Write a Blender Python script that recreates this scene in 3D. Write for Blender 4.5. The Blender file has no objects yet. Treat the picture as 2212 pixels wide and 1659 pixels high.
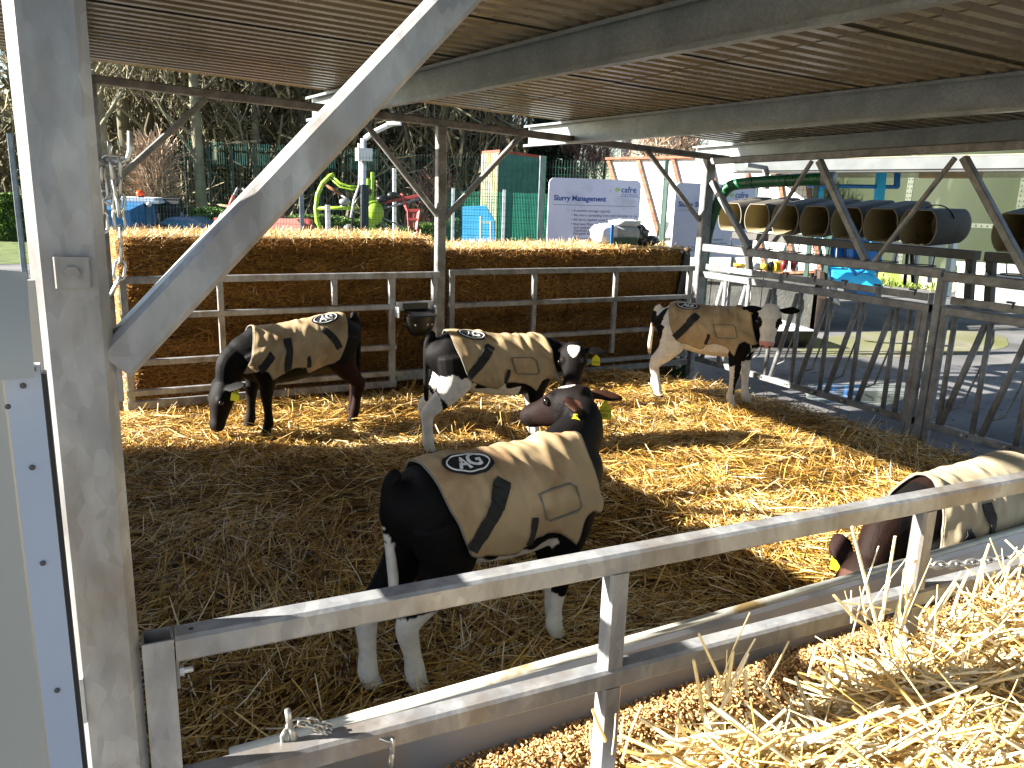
import bpy, bmesh, math, random
import numpy as np
from mathutils import Vector, Matrix, noise
from mathutils.bvhtree import BVHTree
random.seed(7); RNG = np.random.default_rng(7)
S = bpy.context.scene
COL = S.collection
R_ = math.radians

# ------------------------------------------------------------------ camera
PSI, PITCH, ROLL = R_(28.61), R_(13.4), R_(1.94)
fw = Vector((math.sin(PSI)*math.cos(PITCH), math.cos(PSI)*math.cos(PITCH), -math.sin(PITCH)))
rt0 = Vector((math.cos(PSI), -math.sin(PSI), 0)); up0 = rt0.cross(fw)
CR = rt0*math.cos(ROLL)+up0*math.sin(ROLL); CU = -rt0*math.sin(ROLL)+up0*math.cos(ROLL)
CP = Vector((0, 0, 1.7))
cam = bpy.data.cameras.new('camera'); co = bpy.data.objects.new('camera', cam); COL.objects.link(co)
M = Matrix((CR, CU, -fw)).transposed().to_4x4(); M.translation = CP
co.matrix_world = M
cam.sensor_fit = 'HORIZONTAL'; cam.sensor_width = 36; cam.lens = 36*1725.7/2212
cam.clip_start = 0.05; cam.clip_end = 600
S.camera = co

# ------------------------------------------------------------------ world, sun, exposure
SUN_A, SUN_EL = R_(19), R_(24.8)
w = bpy.data.worlds.new('World'); S.world = w; w.use_nodes = True
nt = w.node_tree
bg = nt.nodes['Background']
sky = nt.nodes.new('ShaderNodeTexSky'); sky.sky_type = 'NISHITA'; sky.sun_disc = False
sky.sun_elevation = SUN_EL; sky.sun_rotation = math.atan2(-math.cos(SUN_A), math.sin(SUN_A))
sky.air_density = 1.0; sky.dust_density = 0.7; sky.ozone_density = 1.0
nt.links.new(sky.outputs[0], bg.inputs[0]); bg.inputs[1].default_value = 0.05
sl = bpy.data.lights.new('sun', 'SUN'); so = bpy.data.objects.new('sun', sl); COL.objects.link(so)
sl.energy = 5.0; sl.angle = R_(0.55); sl.color = (1.0, 0.95, 0.86)
LD = Vector((math.cos(SUN_A)*math.cos(SUN_EL), -math.sin(SUN_A)*math.cos(SUN_EL), -math.sin(SUN_EL)))
so.rotation_euler = LD.to_track_quat('-Z', 'Y').to_euler(); so.location = (-20, 7, 12)
S.view_settings.view_transform = 'Standard'; S.view_settings.look = 'None'
S.view_settings.exposure = 2.45; S.view_settings.gamma = 1.0; S.view_settings.use_curve_mapping = False

# ------------------------------------------------------------------ helpers
def tag(o, label=None, cat=None, group=None, kind=None):
    if label: o['label'] = label
    if cat: o['category'] = cat
    if group: o['group'] = group
    if kind: o['kind'] = kind
    return o
def thing(name, label, cat, loc=(0, 0, 0), group=None, rz=0.0):
    o = bpy.data.objects.new(name, None); COL.objects.link(o)
    o.location = loc; o.rotation_euler = (0, 0, rz); o.empty_display_size = .2
    return tag(o, label, cat, group)
def origin(o):
    v = Vector((0, 0, 0))
    while o is not None: v += Vector(o.location); o = o.parent
    return v
def frame(d, up=Vector((0, 0, 1))):
    d = Vector(d).normalized(); up = Vector(up)
    if abs(d.dot(up)) > .995: up = Vector((0, 1, 0)) if abs(d.y) < .9 else Vector((1, 0, 0))
    a = d.cross(up).normalized(); b = a.cross(d).normalized()
    return d, a, b
class MB:
    def __init__(s): s.v = []; s.f = []; s.m = []
    def add(s, V, F, mi=0):
        n = len(s.v); s.v += [tuple(x) for x in V]; s.f += [tuple(i+n for i in f) for f in F]; s.m += [mi]*len(F)
        return s
    def box(s, c, e, mi=0, R=None):
        c = Vector(c); x, y, z = e[0]/2, e[1]/2, e[2]/2
        V = [Vector((i*x, j*y, k*z)) for k in (-1, 1) for j in (-1, 1) for i in (-1, 1)]
        if R is not None: V = [R @ q for q in V]
        return s.add([c+q for q in V], [(0, 2, 3, 1), (4, 5, 7, 6), (0, 1, 5, 4), (2, 6, 7, 3), (0, 4, 6, 2), (1, 3, 7, 5)], mi)
    def beam(s, p0, p1, wd, ht, up=(0, 0, 1), mi=0, ch=0.006, caps=True):
        """rectangular tube p0-p1 with rounded (chamfered) edges"""
        p0, p1 = Vector(p0), Vector(p1); d, a, b = frame(p1-p0, up)
        x, y = wd/2, ht/2; c = min(ch, x*.5, y*.5)
        prof = [(-x+c, -y), (x-c, -y), (x, -y+c), (x, y-c), (x-c, y), (-x+c, y), (-x, y-c), (-x, -y+c)]
        V = [p+a*q[0]+b*q[1] for p in (p0, p1) for q in prof]; n = 8
        F = [(i, (i+1) % n, n+(i+1) % n, n+i) for i in range(n)]
        if caps: F += [tuple(range(n-1, -1, -1)), tuple(range(n, 2*n))]
        return s.add(V, F, mi)
    def tube(s, pts, r, n=8, mi=0, caps=True, closed=False):
        pts = [Vector(p) for p in pts]; m = len(pts); V = []
        rr = r if hasattr(r, '__len__') else [r]*m
        prev = None
        for i, p in enumerate(pts):
            if closed: t = pts[(i+1) % m]-pts[i-1]
            else: t = pts[min(i+1, m-1)]-pts[max(i-1, 0)]
            t = t.normalized()
            if prev is None: _, a, b = frame(t)
            else:
                a = (prev - t*prev.dot(t)); a = a.normalized() if a.length > 1e-6 else frame(t)[1]
                b = a.cross(t).normalized()*-1; b = t.cross(a)
            prev = a
            b = t.cross(a)
            for k in range(n):
                th = 2*math.pi*k/n; V.append(p+(a*math.cos(th)+b*math.sin(th))*rr[i])
        F = []
        for i in range(m if closed else m-1):
            j = (i+1) % m
            for k in range(n): F.append((i*n+k, i*n+(k+1) % n, j*n+(k+1) % n, j*n+k))
        if caps and not closed: F += [tuple(range(n-1, -1, -1)), tuple((m-1)*n+k for k in range(n))]
        return s.add(V, F, mi)
    def cyl(s, p0, p1, r, n=12, mi=0, caps=True): return s.tube([p0, p1], r, n, mi, caps)
    def ball(s, c, r, n=10, m=6, mi=0, e=(1, 1, 1)):
        c = Vector(c); V = []; F = []
        for j in range(m+1):
            ph = math.pi*j/m
            for k in range(n):
                th = 2*math.pi*k/n
                V.append(c+Vector((r*e[0]*math.sin(ph)*math.cos(th), r*e[1]*math.sin(ph)*math.sin(th), r*e[2]*math.cos(ph))))
        for j in range(m):
            for k in range(n): F.append((j*n+k, (j+1)*n+k, (j+1)*n+(k+1) % n, j*n+(k+1) % n))
        return s.add(V, F, mi)
    def prism(s, poly, off, mi=0):
        """poly: list of 3D points; extruded by vector off"""
        off = Vector(off); n = len(poly); V = [Vector(p) for p in poly]; V += [p+off for p in V]
        F = [tuple(range(n-1, -1, -1)), tuple(range(n, 2*n))]+[(i, (i+1) % n, n+(i+1) % n, n+i) for i in range(n)]
        return s.add(V, F, mi)
    def build(s, name, mats, parent=None, smooth=False, recalc=True):
        me = bpy.data.meshes.new(name)
        o0 = origin(parent) if parent is not None else Vector((0, 0, 0))
        me.from_pydata([(x-o0.x, y-o0.y, z-o0.z) for x, y, z in s.v], [], s.f)
        mats = mats if isinstance(mats, (list, tuple)) else [mats]
        for m_ in mats: me.materials.append(m_)
        if len(mats) > 1: me.polygons.foreach_set('material_index', s.m)
        if recalc:
            b = bmesh.new(); b.from_mesh(me); bmesh.ops.recalc_face_normals(b, faces=b.faces); b.to_mesh(me); b.free()
        if smooth: me.polygons.foreach_set('use_smooth', [True]*len(me.polygons))
        me.update()
        o = bpy.data.objects.new(name, me); COL.objects.link(o); o.parent = parent
        return o
def fast_mesh(name, V, Q, attr=None, mat=None, parent=None, smooth=False, k=4):
    """numpy verts (n,3) and k-gons -> object"""
    me = bpy.data.meshes.new(name); n = len(V); q = len(Q)
    o0 = origin(parent) if parent is not None else Vector((0, 0, 0))
    V = np.asarray(V, np.float32)-np.array(o0, np.float32)
    me.vertices.add(n); me.vertices.foreach_set('co', V.ravel())
    me.loops.add(q*k); me.polygons.add(q)
    me.polygons.foreach_set('loop_start', np.arange(0, q*k, k, dtype=np.int32))
    me.polygons.foreach_set('loop_total', np.full(q, k, np.int32))
    me.loops.foreach_set('vertex_index', np.asarray(Q, np.int32).ravel())
    if attr is not None:
        a = me.attributes.new('tint', 'FLOAT', 'POINT'); a.data.foreach_set('value', np.asarray(attr, np.float32))
    if smooth: me.polygons.foreach_set('use_smooth', np.ones(q, bool))
    me.update(calc_edges=True); me.validate()
    if mat: me.materials.append(mat)
    o = bpy.data.objects.new(name, me); COL.objects.link(o); o.parent = parent
    return o
def copy_tree(o, dloc, parent=None, label=None):
    c = o.copy(); COL.objects.link(c)
    if parent is not None: c.parent = parent
    else: c.location = Vector(o.location)+Vector(dloc)
    if label: c['label'] = label
    for ch in list(o.children): copy_tree(ch, (0, 0, 0), c)
    return c
def ray(u, v): return fw+CR*((u-1106)/1725.7)-CU*((v-829.5)/1725.7)
def at(u, v, d): return CP+ray(u, v)*d            # a point seen in the photograph, d metres into the scene
def onY(u, v, Y): r = ray(u, v); return CP+r*(Y/r.y)
def onX(u, v, X): r = ray(u, v); return CP+r*(X/r.x)
def onZ(u, v, Z): r = ray(u, v); return CP+r*((Z-1.7)/r.z)

# ------------------------------------------------------------------ materials
def hx(h, k=1.0):
    h = h.lstrip('#'); c = [int(h[i:i+2], 16)/255 for i in (0, 2, 4)]
    return tuple((x/12.92 if x <= .04045 else ((x+.055)/1.055)**2.4)*k for x in c)
def mat(name, c1, c2=None, scale=6.0, rough=.6, metal=0.0, bump=0.0, bscale=80.0, detail=5, stretch=(1, 1, 1), lo=.35, hi=.65,
        attr=None, spec=.5, transl=0.0, sheen=0.0, stops=None, vor=0.0, c3=None, s3=2.0, lo3=.55, hi3=.7, rvar=0.0, emit=0):
    m = bpy.data.materials.new(name); m.use_nodes = True; N = m.node_tree.nodes; L = m.node_tree.links
    p = N['Principled BSDF']; p.inputs['Roughness'].default_value = rough; p.inputs['Metallic'].default_value = metal
    p.inputs['Specular IOR Level'].default_value = spec
    if sheen: p.inputs['Sheen Weight'].default_value = sheen
    tc = N.new('ShaderNodeTexCoord'); mp = N.new('ShaderNodeMapping'); mp.inputs['Scale'].default_value = stretch
    L.new(tc.outputs['Object'], mp.inputs[0])
    base = None
    if attr:
        a = N.new('ShaderNodeAttribute'); a.attribute_name = attr
        if attr == 'coat': base = a.outputs['Color']
        else: fac = a.outputs['Fac']
    else:
        nz = N.new('ShaderNodeTexNoise'); nz.inputs['Scale'].default_value = scale; nz.inputs['Detail'].default_value = detail
        L.new(mp.outputs[0], nz.inputs[0]); fac = nz.outputs[0]
    if base is None:
        rp = N.new('ShaderNodeValToRGB'); e = rp.color_ramp.elements
        if stops:
            e[0].position = stops[0][0]; e[0].color = (*stops[0][1], 1); e[1].position = stops[-1][0]; e[1].color = (*stops[-1][1], 1)
            for ps, cc in stops[1:-1]: q = e.new(ps); q.color = (*cc, 1)
        else:
            e[0].position = lo if not attr else 0; e[1].position = hi if not attr else 1
            e[0].color = (*c1, 1); e[1].color = (*(c2 or c1), 1)
        L.new(fac, rp.inputs[0]); base = rp.outputs[0]
    def mix(b1, col, f, mode='MIX'):
        mx = N.new('ShaderNodeMix'); mx.data_type = 'RGBA'; mx.blend_type = mode
        L.new(b1, mx.inputs[6])
        if isinstance(col, tuple): mx.inputs[7].default_value = (*col, 1)
        else: L.new(col, mx.inputs[7])
        if isinstance(f, float): mx.inputs[0].default_value = f
        else: L.new(f, mx.inputs[0])
        return mx.outputs[2]
    if vor:
        vo = N.new('ShaderNodeTexVoronoi'); vo.inputs['Scale'].default_value = vor
        L.new(mp.outputs[0], vo.inputs[0]); hsv = N.new('ShaderNodeRGBToBW'); L.new(vo.outputs['Color'], hsv.inputs[0])
        mr = N.new('ShaderNodeMapRange'); mr.inputs[3].default_value = .78; mr.inputs[4].default_value = 1.08
        L.new(hsv.outputs[0], mr.inputs[0])
        cb = N.new('ShaderNodeCombineColor'); [L.new(mr.outputs[0], cb.inputs[i]) for i in range(3)]
        base = mix(base, cb.outputs[0], 1.0, 'MULTIPLY')
    if c3:
        n3 = N.new('ShaderNodeTexNoise'); n3.inputs['Scale'].default_value = s3; n3.inputs['Detail'].default_value = 6
        L.new(mp.outputs[0], n3.inputs[0]); r3 = N.new('ShaderNodeMapRange'); r3.inputs[1].default_value = lo3; r3.inputs[2].default_value = hi3
        L.new(n3.outputs[0], r3.inputs[0]); base = mix(base, c3, r3.outputs[0])
    L.new(base, p.inputs['Base Color'])
    if rvar:
        nr = N.new('ShaderNodeTexNoise'); nr.inputs['Scale'].default_value = scale*2.3; L.new(mp.outputs[0], nr.inputs[0])
        rr = N.new('ShaderNodeMapRange'); rr.inputs[3].default_value = max(.05, rough-rvar); rr.inputs[4].default_value = min(1, rough+rvar)
        L.new(nr.outputs[0], rr.inputs[0]); L.new(rr.outputs[0], p.inputs['Roughness'])
    if bump:
        nb = N.new('ShaderNodeTexNoise'); nb.inputs['Scale'].default_value = bscale; nb.inputs['Detail'].default_value = 4
        L.new(mp.outputs[0], nb.inputs[0]); bp = N.new('ShaderNodeBump'); bp.inputs['Strength'].default_value = bump
        bp.inputs['Distance'].default_value = .02; L.new(nb.outputs[0], bp.inputs['Height']); L.new(bp.outputs[0], p.inputs['Normal'])
    if transl:
        t = N.new('ShaderNodeBsdfTranslucent'); L.new(base, t.inputs[0]); ms = N.new('ShaderNodeMixShader'); ms.inputs[0].default_value = transl
        L.new(p.outputs[0], ms.inputs[1]); L.new(t.outputs[0], ms.inputs[2]); L.new(ms.outputs[0], N['Material Output'].inputs[0])
    return m
GALV = mat('galvanised', hx('85878b'), hx('a6a7a7'), 14, rough=.42, metal=.2, vor=60, bump=.06, bscale=40, rvar=.14, c3=hx('6c5f50'), s3=6, lo3=.5, hi3=.75, stretch=(1, 1, .45), detail=8)
GALVD = mat('galvanised_dull', hx('727476'), hx('90908e'), 9, rough=.55, metal=.25, vor=45, bump=.08, bscale=50, rvar=.12, c3=hx('5c5348'), s3=6, lo3=.55, hi3=.75)
GALVX = mat('galvanised_bright', hx('aab0b4'), hx('c9ccce'), 8, rough=.4, metal=.4, vor=30, bump=.04)
CHAIN = mat('zinc_chain', hx('a9a9a4'), hx('cfcec8'), 30, rough=.35, metal=.75)
RUST = mat('rust', hx('5b3420'), hx('8d5638'), 20, rough=.85, bump=.3)
ROOFM = mat('roof_coating', hx('787058'), hx('847a63'), 2, rough=.28, spec=.8, rvar=.06, c3=hx('6e654d'), s3=2, lo3=.5, hi3=.8)
PURL = mat('purlin_zinc', hx('7a8182'), hx('8c9393'), 5, rough=.38, metal=.3, vor=90, rvar=.1)
STRAW = mat('straw', (0, 0, 0), attr='tint', rough=.46, spec=.35, transl=.14,
            stops=[(0, hx('46290a')), (.3, hx('93691f')), (.6, hx('d2a954')), (.85, hx('ebd091')), (1, hx('f6e8c0'))])
STRAWF = mat('straw_sunlit', (0, 0, 0), attr='tint', rough=.42, spec=.5, transl=.18,
             stops=[(0, hx('a07a38')), (.3, hx('d8b670')), (.6, hx('ecd79e')), (1, hx('f8efd4'))])  # paler than the bedding straw, standing in for strong sun on the heap
STRAWB = mat('straw_base', hx('2e1d08'), hx('8a6428'), 30, rough=.9, bump=.9, bscale=70, stretch=(1, 2.2, 1))  # darker than the stalks, standing in for shade in the gaps between them
BALEM = mat('bale_straw', hx('3a260c'), hx('9a6e2a'), 26, rough=.9, bump=1.0, bscale=60, stretch=(1, 1, 2.4))
BSTRAW = mat('straw_bale_stalk', (0, 0, 0), attr='tint', rough=.5, transl=.12,
             stops=[(0, hx('4c3210')), (.4, hx('865c24')), (.7, hx('b88a40')), (.88, hx('dcba78')), (1, hx('eedcae'))])
CONC = mat('concrete', hx('4f4f52'), hx('6c6b6a'), 1.3, rough=.85, bump=.25, bscale=35, c3=hx('3e3e39'), s3=.7, lo3=.5, hi3=.75, detail=8)
CONCB = mat('concrete_block', hx('4e4e4a'), hx('696862'), 2.5, rough=.9, bump=.4, bscale=30, c3=hx('3f4038'), s3=2, lo3=.5, hi3=.8)
BLACKP = mat('black_plastic', hx('141414'), hx('1f1f20'), 8, rough=.38, spec=.5)
BLACKR = mat('black_webbing', hx('121212'), hx('242322'), 60, rough=.75, bump=.4, bscale=300)
WHITEP = mat('white_plastic', hx('c3c5c0'), hx('d8d9d4'), 2, rough=.4, c3=hx('a8aaa2'), s3=3)
# ------------------------------------------------------------------ ground
def ground():
    g = MB(); xs = [-150, -40, -12, 0, 12, 40, 150]; ys = [-60, -10, 0, 8, 20, 50, 200]
    for y in ys:
        for x in xs: g.v.append((x, y, -.2))
    n = len(xs)
    for j in range(len(ys)-1):
        for i in range(n-1): g.f.append((j*n+i, j*n+i+1, (j+1)*n+i+1, (j+1)*n+i)); g.m.append(0)
    tag(g.build('ground', CONC), kind='structure', label='grey concrete farmyard')
    MOSS = mat('mossy_concrete', hx('62604c'), hx('7d7a68'), 2.2, rough=.9, bump=.3, bscale=40, c3=hx('5c5f2c'), s3=1.1, lo3=.4, hi3=.65)
    m = MB(); c = Vector((10.4, 7.3, -.196)); pts = []
    for k in range(40):
        a = 2*math.pi*k/40; r = 1+.16*noise.noise(Vector((math.cos(a)*1.5, math.sin(a)*1.5, 3)))
        pts.append(c+Vector((math.cos(a)*2.2*r, math.sin(a)*.8*r, 0)))
    m.add(pts, [tuple(range(40))]); tag(m.build('moss_patch', MOSS), kind='structure')
    # puddle in the yard beyond the feed barrier
    WET = mat('puddle_water', hx('6d7276'), None, rough=.08, spec=.7)
    m = MB(); c = onZ(1855, 850, -.196); pts = []
    for k in range(36):
        a = 2*math.pi*k/36; r = 1+.3*noise.noise(Vector((math.cos(a)*1.2, math.sin(a)*1.2, 9)))
        pts.append(c+Vector((math.cos(a)*.75*r, math.sin(a)*.45*r, 0)))
    m.add(pts, [tuple(range(36))]); tag(m.build('puddle', WET), kind='structure')
    GRASSM = mat('grass_ground', hx('3c4a1c'), hx('5a6a2c'), 3, rough=.95, bump=.6, bscale=60)
    m = MB(); m.add([(-60, 24, -.192), (40, 19, -.192), (60, 80, -.192), (-60, 80, -.192)], [(0, 1, 2, 3)])
    tag(m.build('grass_verge', GRASSM), kind='structure')
ground()

# ------------------------------------------------------------------ straw bedding
def edge_x(y):
    return np.interp(y, [1, 2.5, 4.0, 5.4, 6.0, 6.5], [5.75, 5.72, 5.66, 5.56, 5.25, 4.9])
def nz(x, y, f, s=0.0):
    x = np.asarray(x)*f; y = np.asarray(y)*f
    return (np.sin(x*1.7+1.3*np.sin(y*1.1+s)+s)+np.sin(y*2.1-1.7*np.sin(x*.9+2*s)+2.1*s)+np.sin((x+y)*1.3+s*3+1.1*np.sin((x-y)*1.9)))/3
def straw_h(x, y):
    x = np.asarray(x, float); y = np.asarray(y, float)
    h = .028*nz(x, y, 1.6, .4)+.016*nz(x, y, 4.3, 1.2)+.009*nz(x, y, 11., 2.5)
    e = edge_x(y)+.07*nz(x*0, y, 5, 3)
    t = np.clip((e-x)/.42, 0, 1); t = t*t*(3-2*t)
    tb = np.clip((6.62-y)/.3, 0, 1)
    return -.199+(h+.199)*t*tb
def stalk_arrays(P, L, W, yaw, tilt, rnd, bend=.04, tube=False):
    """P (n,3) centres -> ribbons (or 3-sided tubes) of two segments each; returns V,Q,tint"""
    n = len(P)
    d = np.stack([np.cos(yaw)*np.cos(tilt), np.sin(yaw)*np.cos(tilt), np.sin(tilt)], 1)
    sd = np.stack([-np.sin(yaw), np.cos(yaw), np.zeros(n)], 1)
    up = np.cross(d, sd)
    bd = (RNG.normal(0, bend, (n, 1))*sd+RNG.normal(0, bend*.6, (n, 1))*up)*L[:, None]
    c = [P-d*L[:, None]/2, P+bd, P+d*L[:, None]/2]
    if not tube:
        roll = RNG.uniform(-.9, .9, n)[:, None]; a = sd*np.cos(roll)+up*np.sin(roll)
        V = np.stack([c[k]+s*a*W[:, None]/2*(1 if k < 2 else .75) for k in range(3) for s in (-1, 1)], 1)  # n,6,3
        Q = np.array([[0, 1, 3, 2], [2, 3, 5, 4]]); m = 6
    else:
        ns = 5; V = []
        for k in range(3):
            for j in range(ns):
                th = 2*math.pi*j/ns; V.append(c[k]+(sd*math.cos(th)+up*math.sin(th))*W[:, None]/2*(1, 1, .8)[k])
        V = np.stack(V, 1); m = 3*ns
        Q = np.array([[k*ns+j, k*ns+(j+1) % ns, (k+1)*ns+(j+1) % ns, (k+1)*ns+j] for k in (0, 1) for j in range(ns)])
    QQ = (Q[None]+(np.arange(n)*m)[:, None, None]).reshape(-1, 4)
    return V.reshape(-1, 3), QQ, np.repeat(rnd, m)
def bedding():
    nx, ny = 150, 150
    X, Y = np.meshgrid(np.linspace(-.35, 5.95, nx), np.linspace(1.0, 6.62, ny))
    Z = straw_h(X, Y)-.012
    V = np.stack([X.ravel(), Y.ravel(), Z.ravel()], 1)
    I = (np.arange(ny-1)[:, None]*nx+np.arange(nx-1)[None]).ravel()
    Q = np.stack([I, I+1, I+1+nx, I+nx], 1)
    root = fast_mesh('straw_bedding', V, Q, mat=STRAWB, smooth=True)
    tag(root, 'deep golden straw bedding covering the pen floor', 'straw', kind='stuff')
    n = 88000
    x = RNG.uniform(-.3, 5.85, n); y = 1.05+5.5*RNG.uniform(0, 1, n)**1.15
    e = edge_x(y); keep = (x < e+.12*RNG.random(n)) & ((x < e-.1) | (RNG.random(n) < .5)); x, y = x[keep], y[keep]; n = len(x)
    z = straw_h(x, y)+np.abs(RNG.normal(0, .014, n))
    L = RNG.uniform(.06, .24, n); W = RNG.uniform(.003, .006, n)
    big = RNG.random(n) < .08; L[big] *= 1.5
    tilt = RNG.normal(0, .16, n); up_ = RNG.random(n) < .05; tilt[up_] = RNG.uniform(.3, .9, up_.sum())
    # local grain: clumps lie roughly the same way
    yaw = 2.6*nz(x, y, 1.1, 5)+RNG.normal(0, .75, n)
    z = z+np.abs(np.sin(tilt))*L*.35
    rnd = np.clip(.52+.2*nz(x, y, 2.2, 7)+RNG.normal(0, .28, n), 0, 1)
    V, Q, T = stalk_arrays(np.stack([x, y, z], 1), L, W, yaw, tilt, rnd)
    tag(fast_mesh('loose_straw', V, Q, T, STRAW, root), kind='stuff')
    # thin scatter of straw and dirt blown over the concrete beyond the barrier
    n = 1500; x = RNG.uniform(5.3, 11, n); y = RNG.uniform(2, 8.5, n); k = RNG.random(n) < np.clip(1.25-(x-5.3)/3.2, .06, 1); x, y = x[k], y[k]; n = len(x)
    V, Q, T = stalk_arrays(np.stack([x, y, np.full(n, -.192)], 1), RNG.uniform(.03, .16, n), RNG.uniform(.003, .008, n), RNG.uniform(0, 6.28, n), np.zeros(n), RNG.uniform(0, .5, n))
    DIRT = mat('blown_straw', (0, 0, 0), attr='tint', rough=.8, stops=[(0, hx('1f1a12')), (.5, hx('4b3b20')), (1, hx('8d6f3a'))])
    tag(fast_mesh('blown_straw', V, Q, T, DIRT), 'thin straw and dirt blown over the concrete beyond the barrier', 'straw', kind='stuff')
bedding()

# ------------------------------------------------------------------ shelter (posts, beams, braces, purlins, roof)
SLOPE = .0426
def zr(X, Y): return 2.40-SLOPE*(X-.17)+.018*(6.47-Y)
def zb(X): return 2.40-SLOPE*(X-.17)          # top of the sloping roof beams
YB, XR = 6.47, 5.72
def shelter():
    r = thing('calf_shelter', 'open galvanised calf shelter with corrugated roof on box section posts', 'shelter', (0.0, 1.28, -.2))
    def B(name, p0, p1, wd, ht, m=GALV, up=(0, 0, 1)):
        return MB().beam(p0, p1, wd, ht, up, ch=.008).build(name, m, r)
    # near left post with its square plate and bolt
    MB().beam((-.0115, 1.28, -.2), (-.0115, 1.28, 2.42), .093, .08, (0, 1, 0), ch=.0135).build('post', GALV, r)
    pl = MB().beam((-.0085, 1.236, 1.556), (-.0085, 1.236, 1.598), .043, .011, (0, 1, 0), ch=.002).build('bolt_plate', GALV, r)
    b = MB(); b.tube([(-.0085, 1.2339, 1.577), (-.0085, 1.2325, 1.577)], .0125, 16)
    b.tube([(-.0085, 1.2325, 1.577), (-.0085, 1.2255, 1.577)], .0098, 6); b.build('bolt', GALV, pl)
    # brace of the near frame
    bd = Vector((.515, 0, .54)).normalized(); p = Vector((.034, 1.274, 1.443)); B('brace', p, p+bd*1.28, .058, .058, GALV, (0, 1, 0))
    gp = MB(); gp.box((.039, 1.278, 1.43), (.008, .045, .085)); gp.build('gusset', GALV, r)
    B('beam', (-.06, 1.28, zr(-.06, 1.28)-.11), (6.0, 1.28, zr(6.0, 1.28)-.11), .06, .06)
    # back posts
    B('post', (.17, YB+.04, -.2), (.17, YB+.04, zb(.17)-.06), .08, .08, GALVD, (0, 1, 0))
    B('post', (2.79, YB+.04, -.2), (2.79, YB+.04, zb(2.79)-.06), .085, .07, GALVD, (0, 1, 0))
    B('post', (XR+.02, YB+.02, -.2), (XR+.02, YB+.02, zb(5.72)-.06), .12, .08, GALVD, (0, 1, 0))
    B('beam', (.1, YB+.04, zb(.1)-.03), (6.0, YB+.04, zb(6.0)-.03), .06, .06, GALVD)
    for (a, b_) in (((2.80, 1.45), (2.13, 2.2)), ((2.80, 1.45), (3.55, 2.2)), ((5.68, 1.5), (4.95, 2.15)), ((.2, 1.62), (.92, 2.3))):
        B('brace', (a[0], YB+.03, a[1]), (b_[0], YB+.03, b_[1]), .045, .04, GALVD, (0, 1, 0))
    # right side beam and its V braces
    B('beam', (XR, 6.43, 2.083), (XR, 1.3, 2.175), .05, .065, GALVD)
    B('rail', (XR, 6.43, 1.222), (XR, 3.78, 1.222), .05, .075, GALVD); B('rail', (XR, 3.76, 1.205), (XR, 1.3, 1.205), .05, .075, GALVD)
    for Yv in (5.755, 4.43, 3.12, 1.8):
        top = 1.26
        B('brace', (XR, Yv+.04, top), (XR, min(Yv+.64, 6.40), top+(.8 if Yv < 5.7 else .62)), .055, .062, GALVD, (1, 0, 0))
        B('brace', (XR, Yv-.04, top), (XR, Yv-.6, top+.8), .035, .036, GALVD, (1, 0, 0))
    B('post', (XR+.01, 3.78, -.2), (XR+.01, 3.78, 1.2), .07, .06, GALVD, (0, 1, 0))
    B('post', (XR, 1.3, -.2), (XR, 1.3, 2.08), .08, .08, GALVD, (0, 1, 0))
    # left side truss (seen edge on behind the near post; its shadow falls across the bedding)
    B('beam', (.0, 1.33, 2.30), (.14, 6.43, 2.30), .05, .06); B('rail', (-.03, 1.33, 1.26), (.11, 6.43, 1.26), .05, .06)
    for Yv in (2.5, 4.2, 5.7):
        B('brace', (.04, Yv, 1.28), (.05, Yv+.62, 2.28), .05, .05, GALV, (1, 0, 0)); B('brace', (.04, Yv, 1.28), (.03, Yv-.62, 2.28), .05, .05, GALV, (1, 0, 0))
    # C purlins with a lipped lower flange turned towards the pen
    for X0, y1 in ((.08, 7.1), (2.06, 7.2), (4.20, 7.2), (6.08, 7.1)):
        h, f = .20, .058
        pr = [(0, 0), (-f, 0), (-f, .022), (-f+.004, .022), (-f+.004, .004), (-.004, .004), (-.004, h-.004), (-f+.004, h-.004), (-f+.004, h-.02), (-f, h-.02), (-f, h), (0, h)]
        V = []
        for Y in (y1, -1.25):
            Xc = X0-.105*(Y-5.5) if .5 < X0 < 5.5 else X0
            for a, b_ in pr: V.append((Xc+a, Y, zr(Xc, Y)-.07+b_))
        n = len(pr); MB().add(V, [(i, (i+1) % n, n+(i+1) % n, n+i) for i in range(n)]+[tuple(range(n)), tuple(range(2*n-1, n-1, -1))]).build('purlin', PURL, r)
    # roof sheets: trapezoidal corrugations running down the slope, each sheet a metre wide
    pitch, dep = .125, .032
    k = 0
    for X0, X1 in ((-.42, 3.35), (3.25, 6.3)):
        y = -1.15  # near overhang is out of view, lengthened to deepen the shade below
        while y < 6.8:
            n = int(round(min(.98, 6.75-y)/pitch)); pts = []
            if n < 1: break
            for i in range(n):
                b0 = y+i*pitch
                pts += [(b0, 0), (b0+pitch*.40, 0), (b0+pitch*.55, dep), (b0+pitch*.85, dep)]
            pts.append((y+n*pitch+.03, 0))
            V = []; off = .002*((k % 2))+(.004 if X0 < 0 else 0)
            for X in (X0, X1):
                for q in pts: Y = q[0]-.06*(X-2); V.append((X, Y, zr(X, Y)+.132+q[1]+off))
            m = len(pts); F = [(i, i+1, m+i+1, m+i) for i in range(m-1)]
            o = MB().add(V, F).build('roof_sheet', ROOFM, r, recalc=False)
            md = o.modifiers.new('t', 'SOLIDIFY'); md.thickness = .0012
            y += .98; k += 1
shelter()

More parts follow.
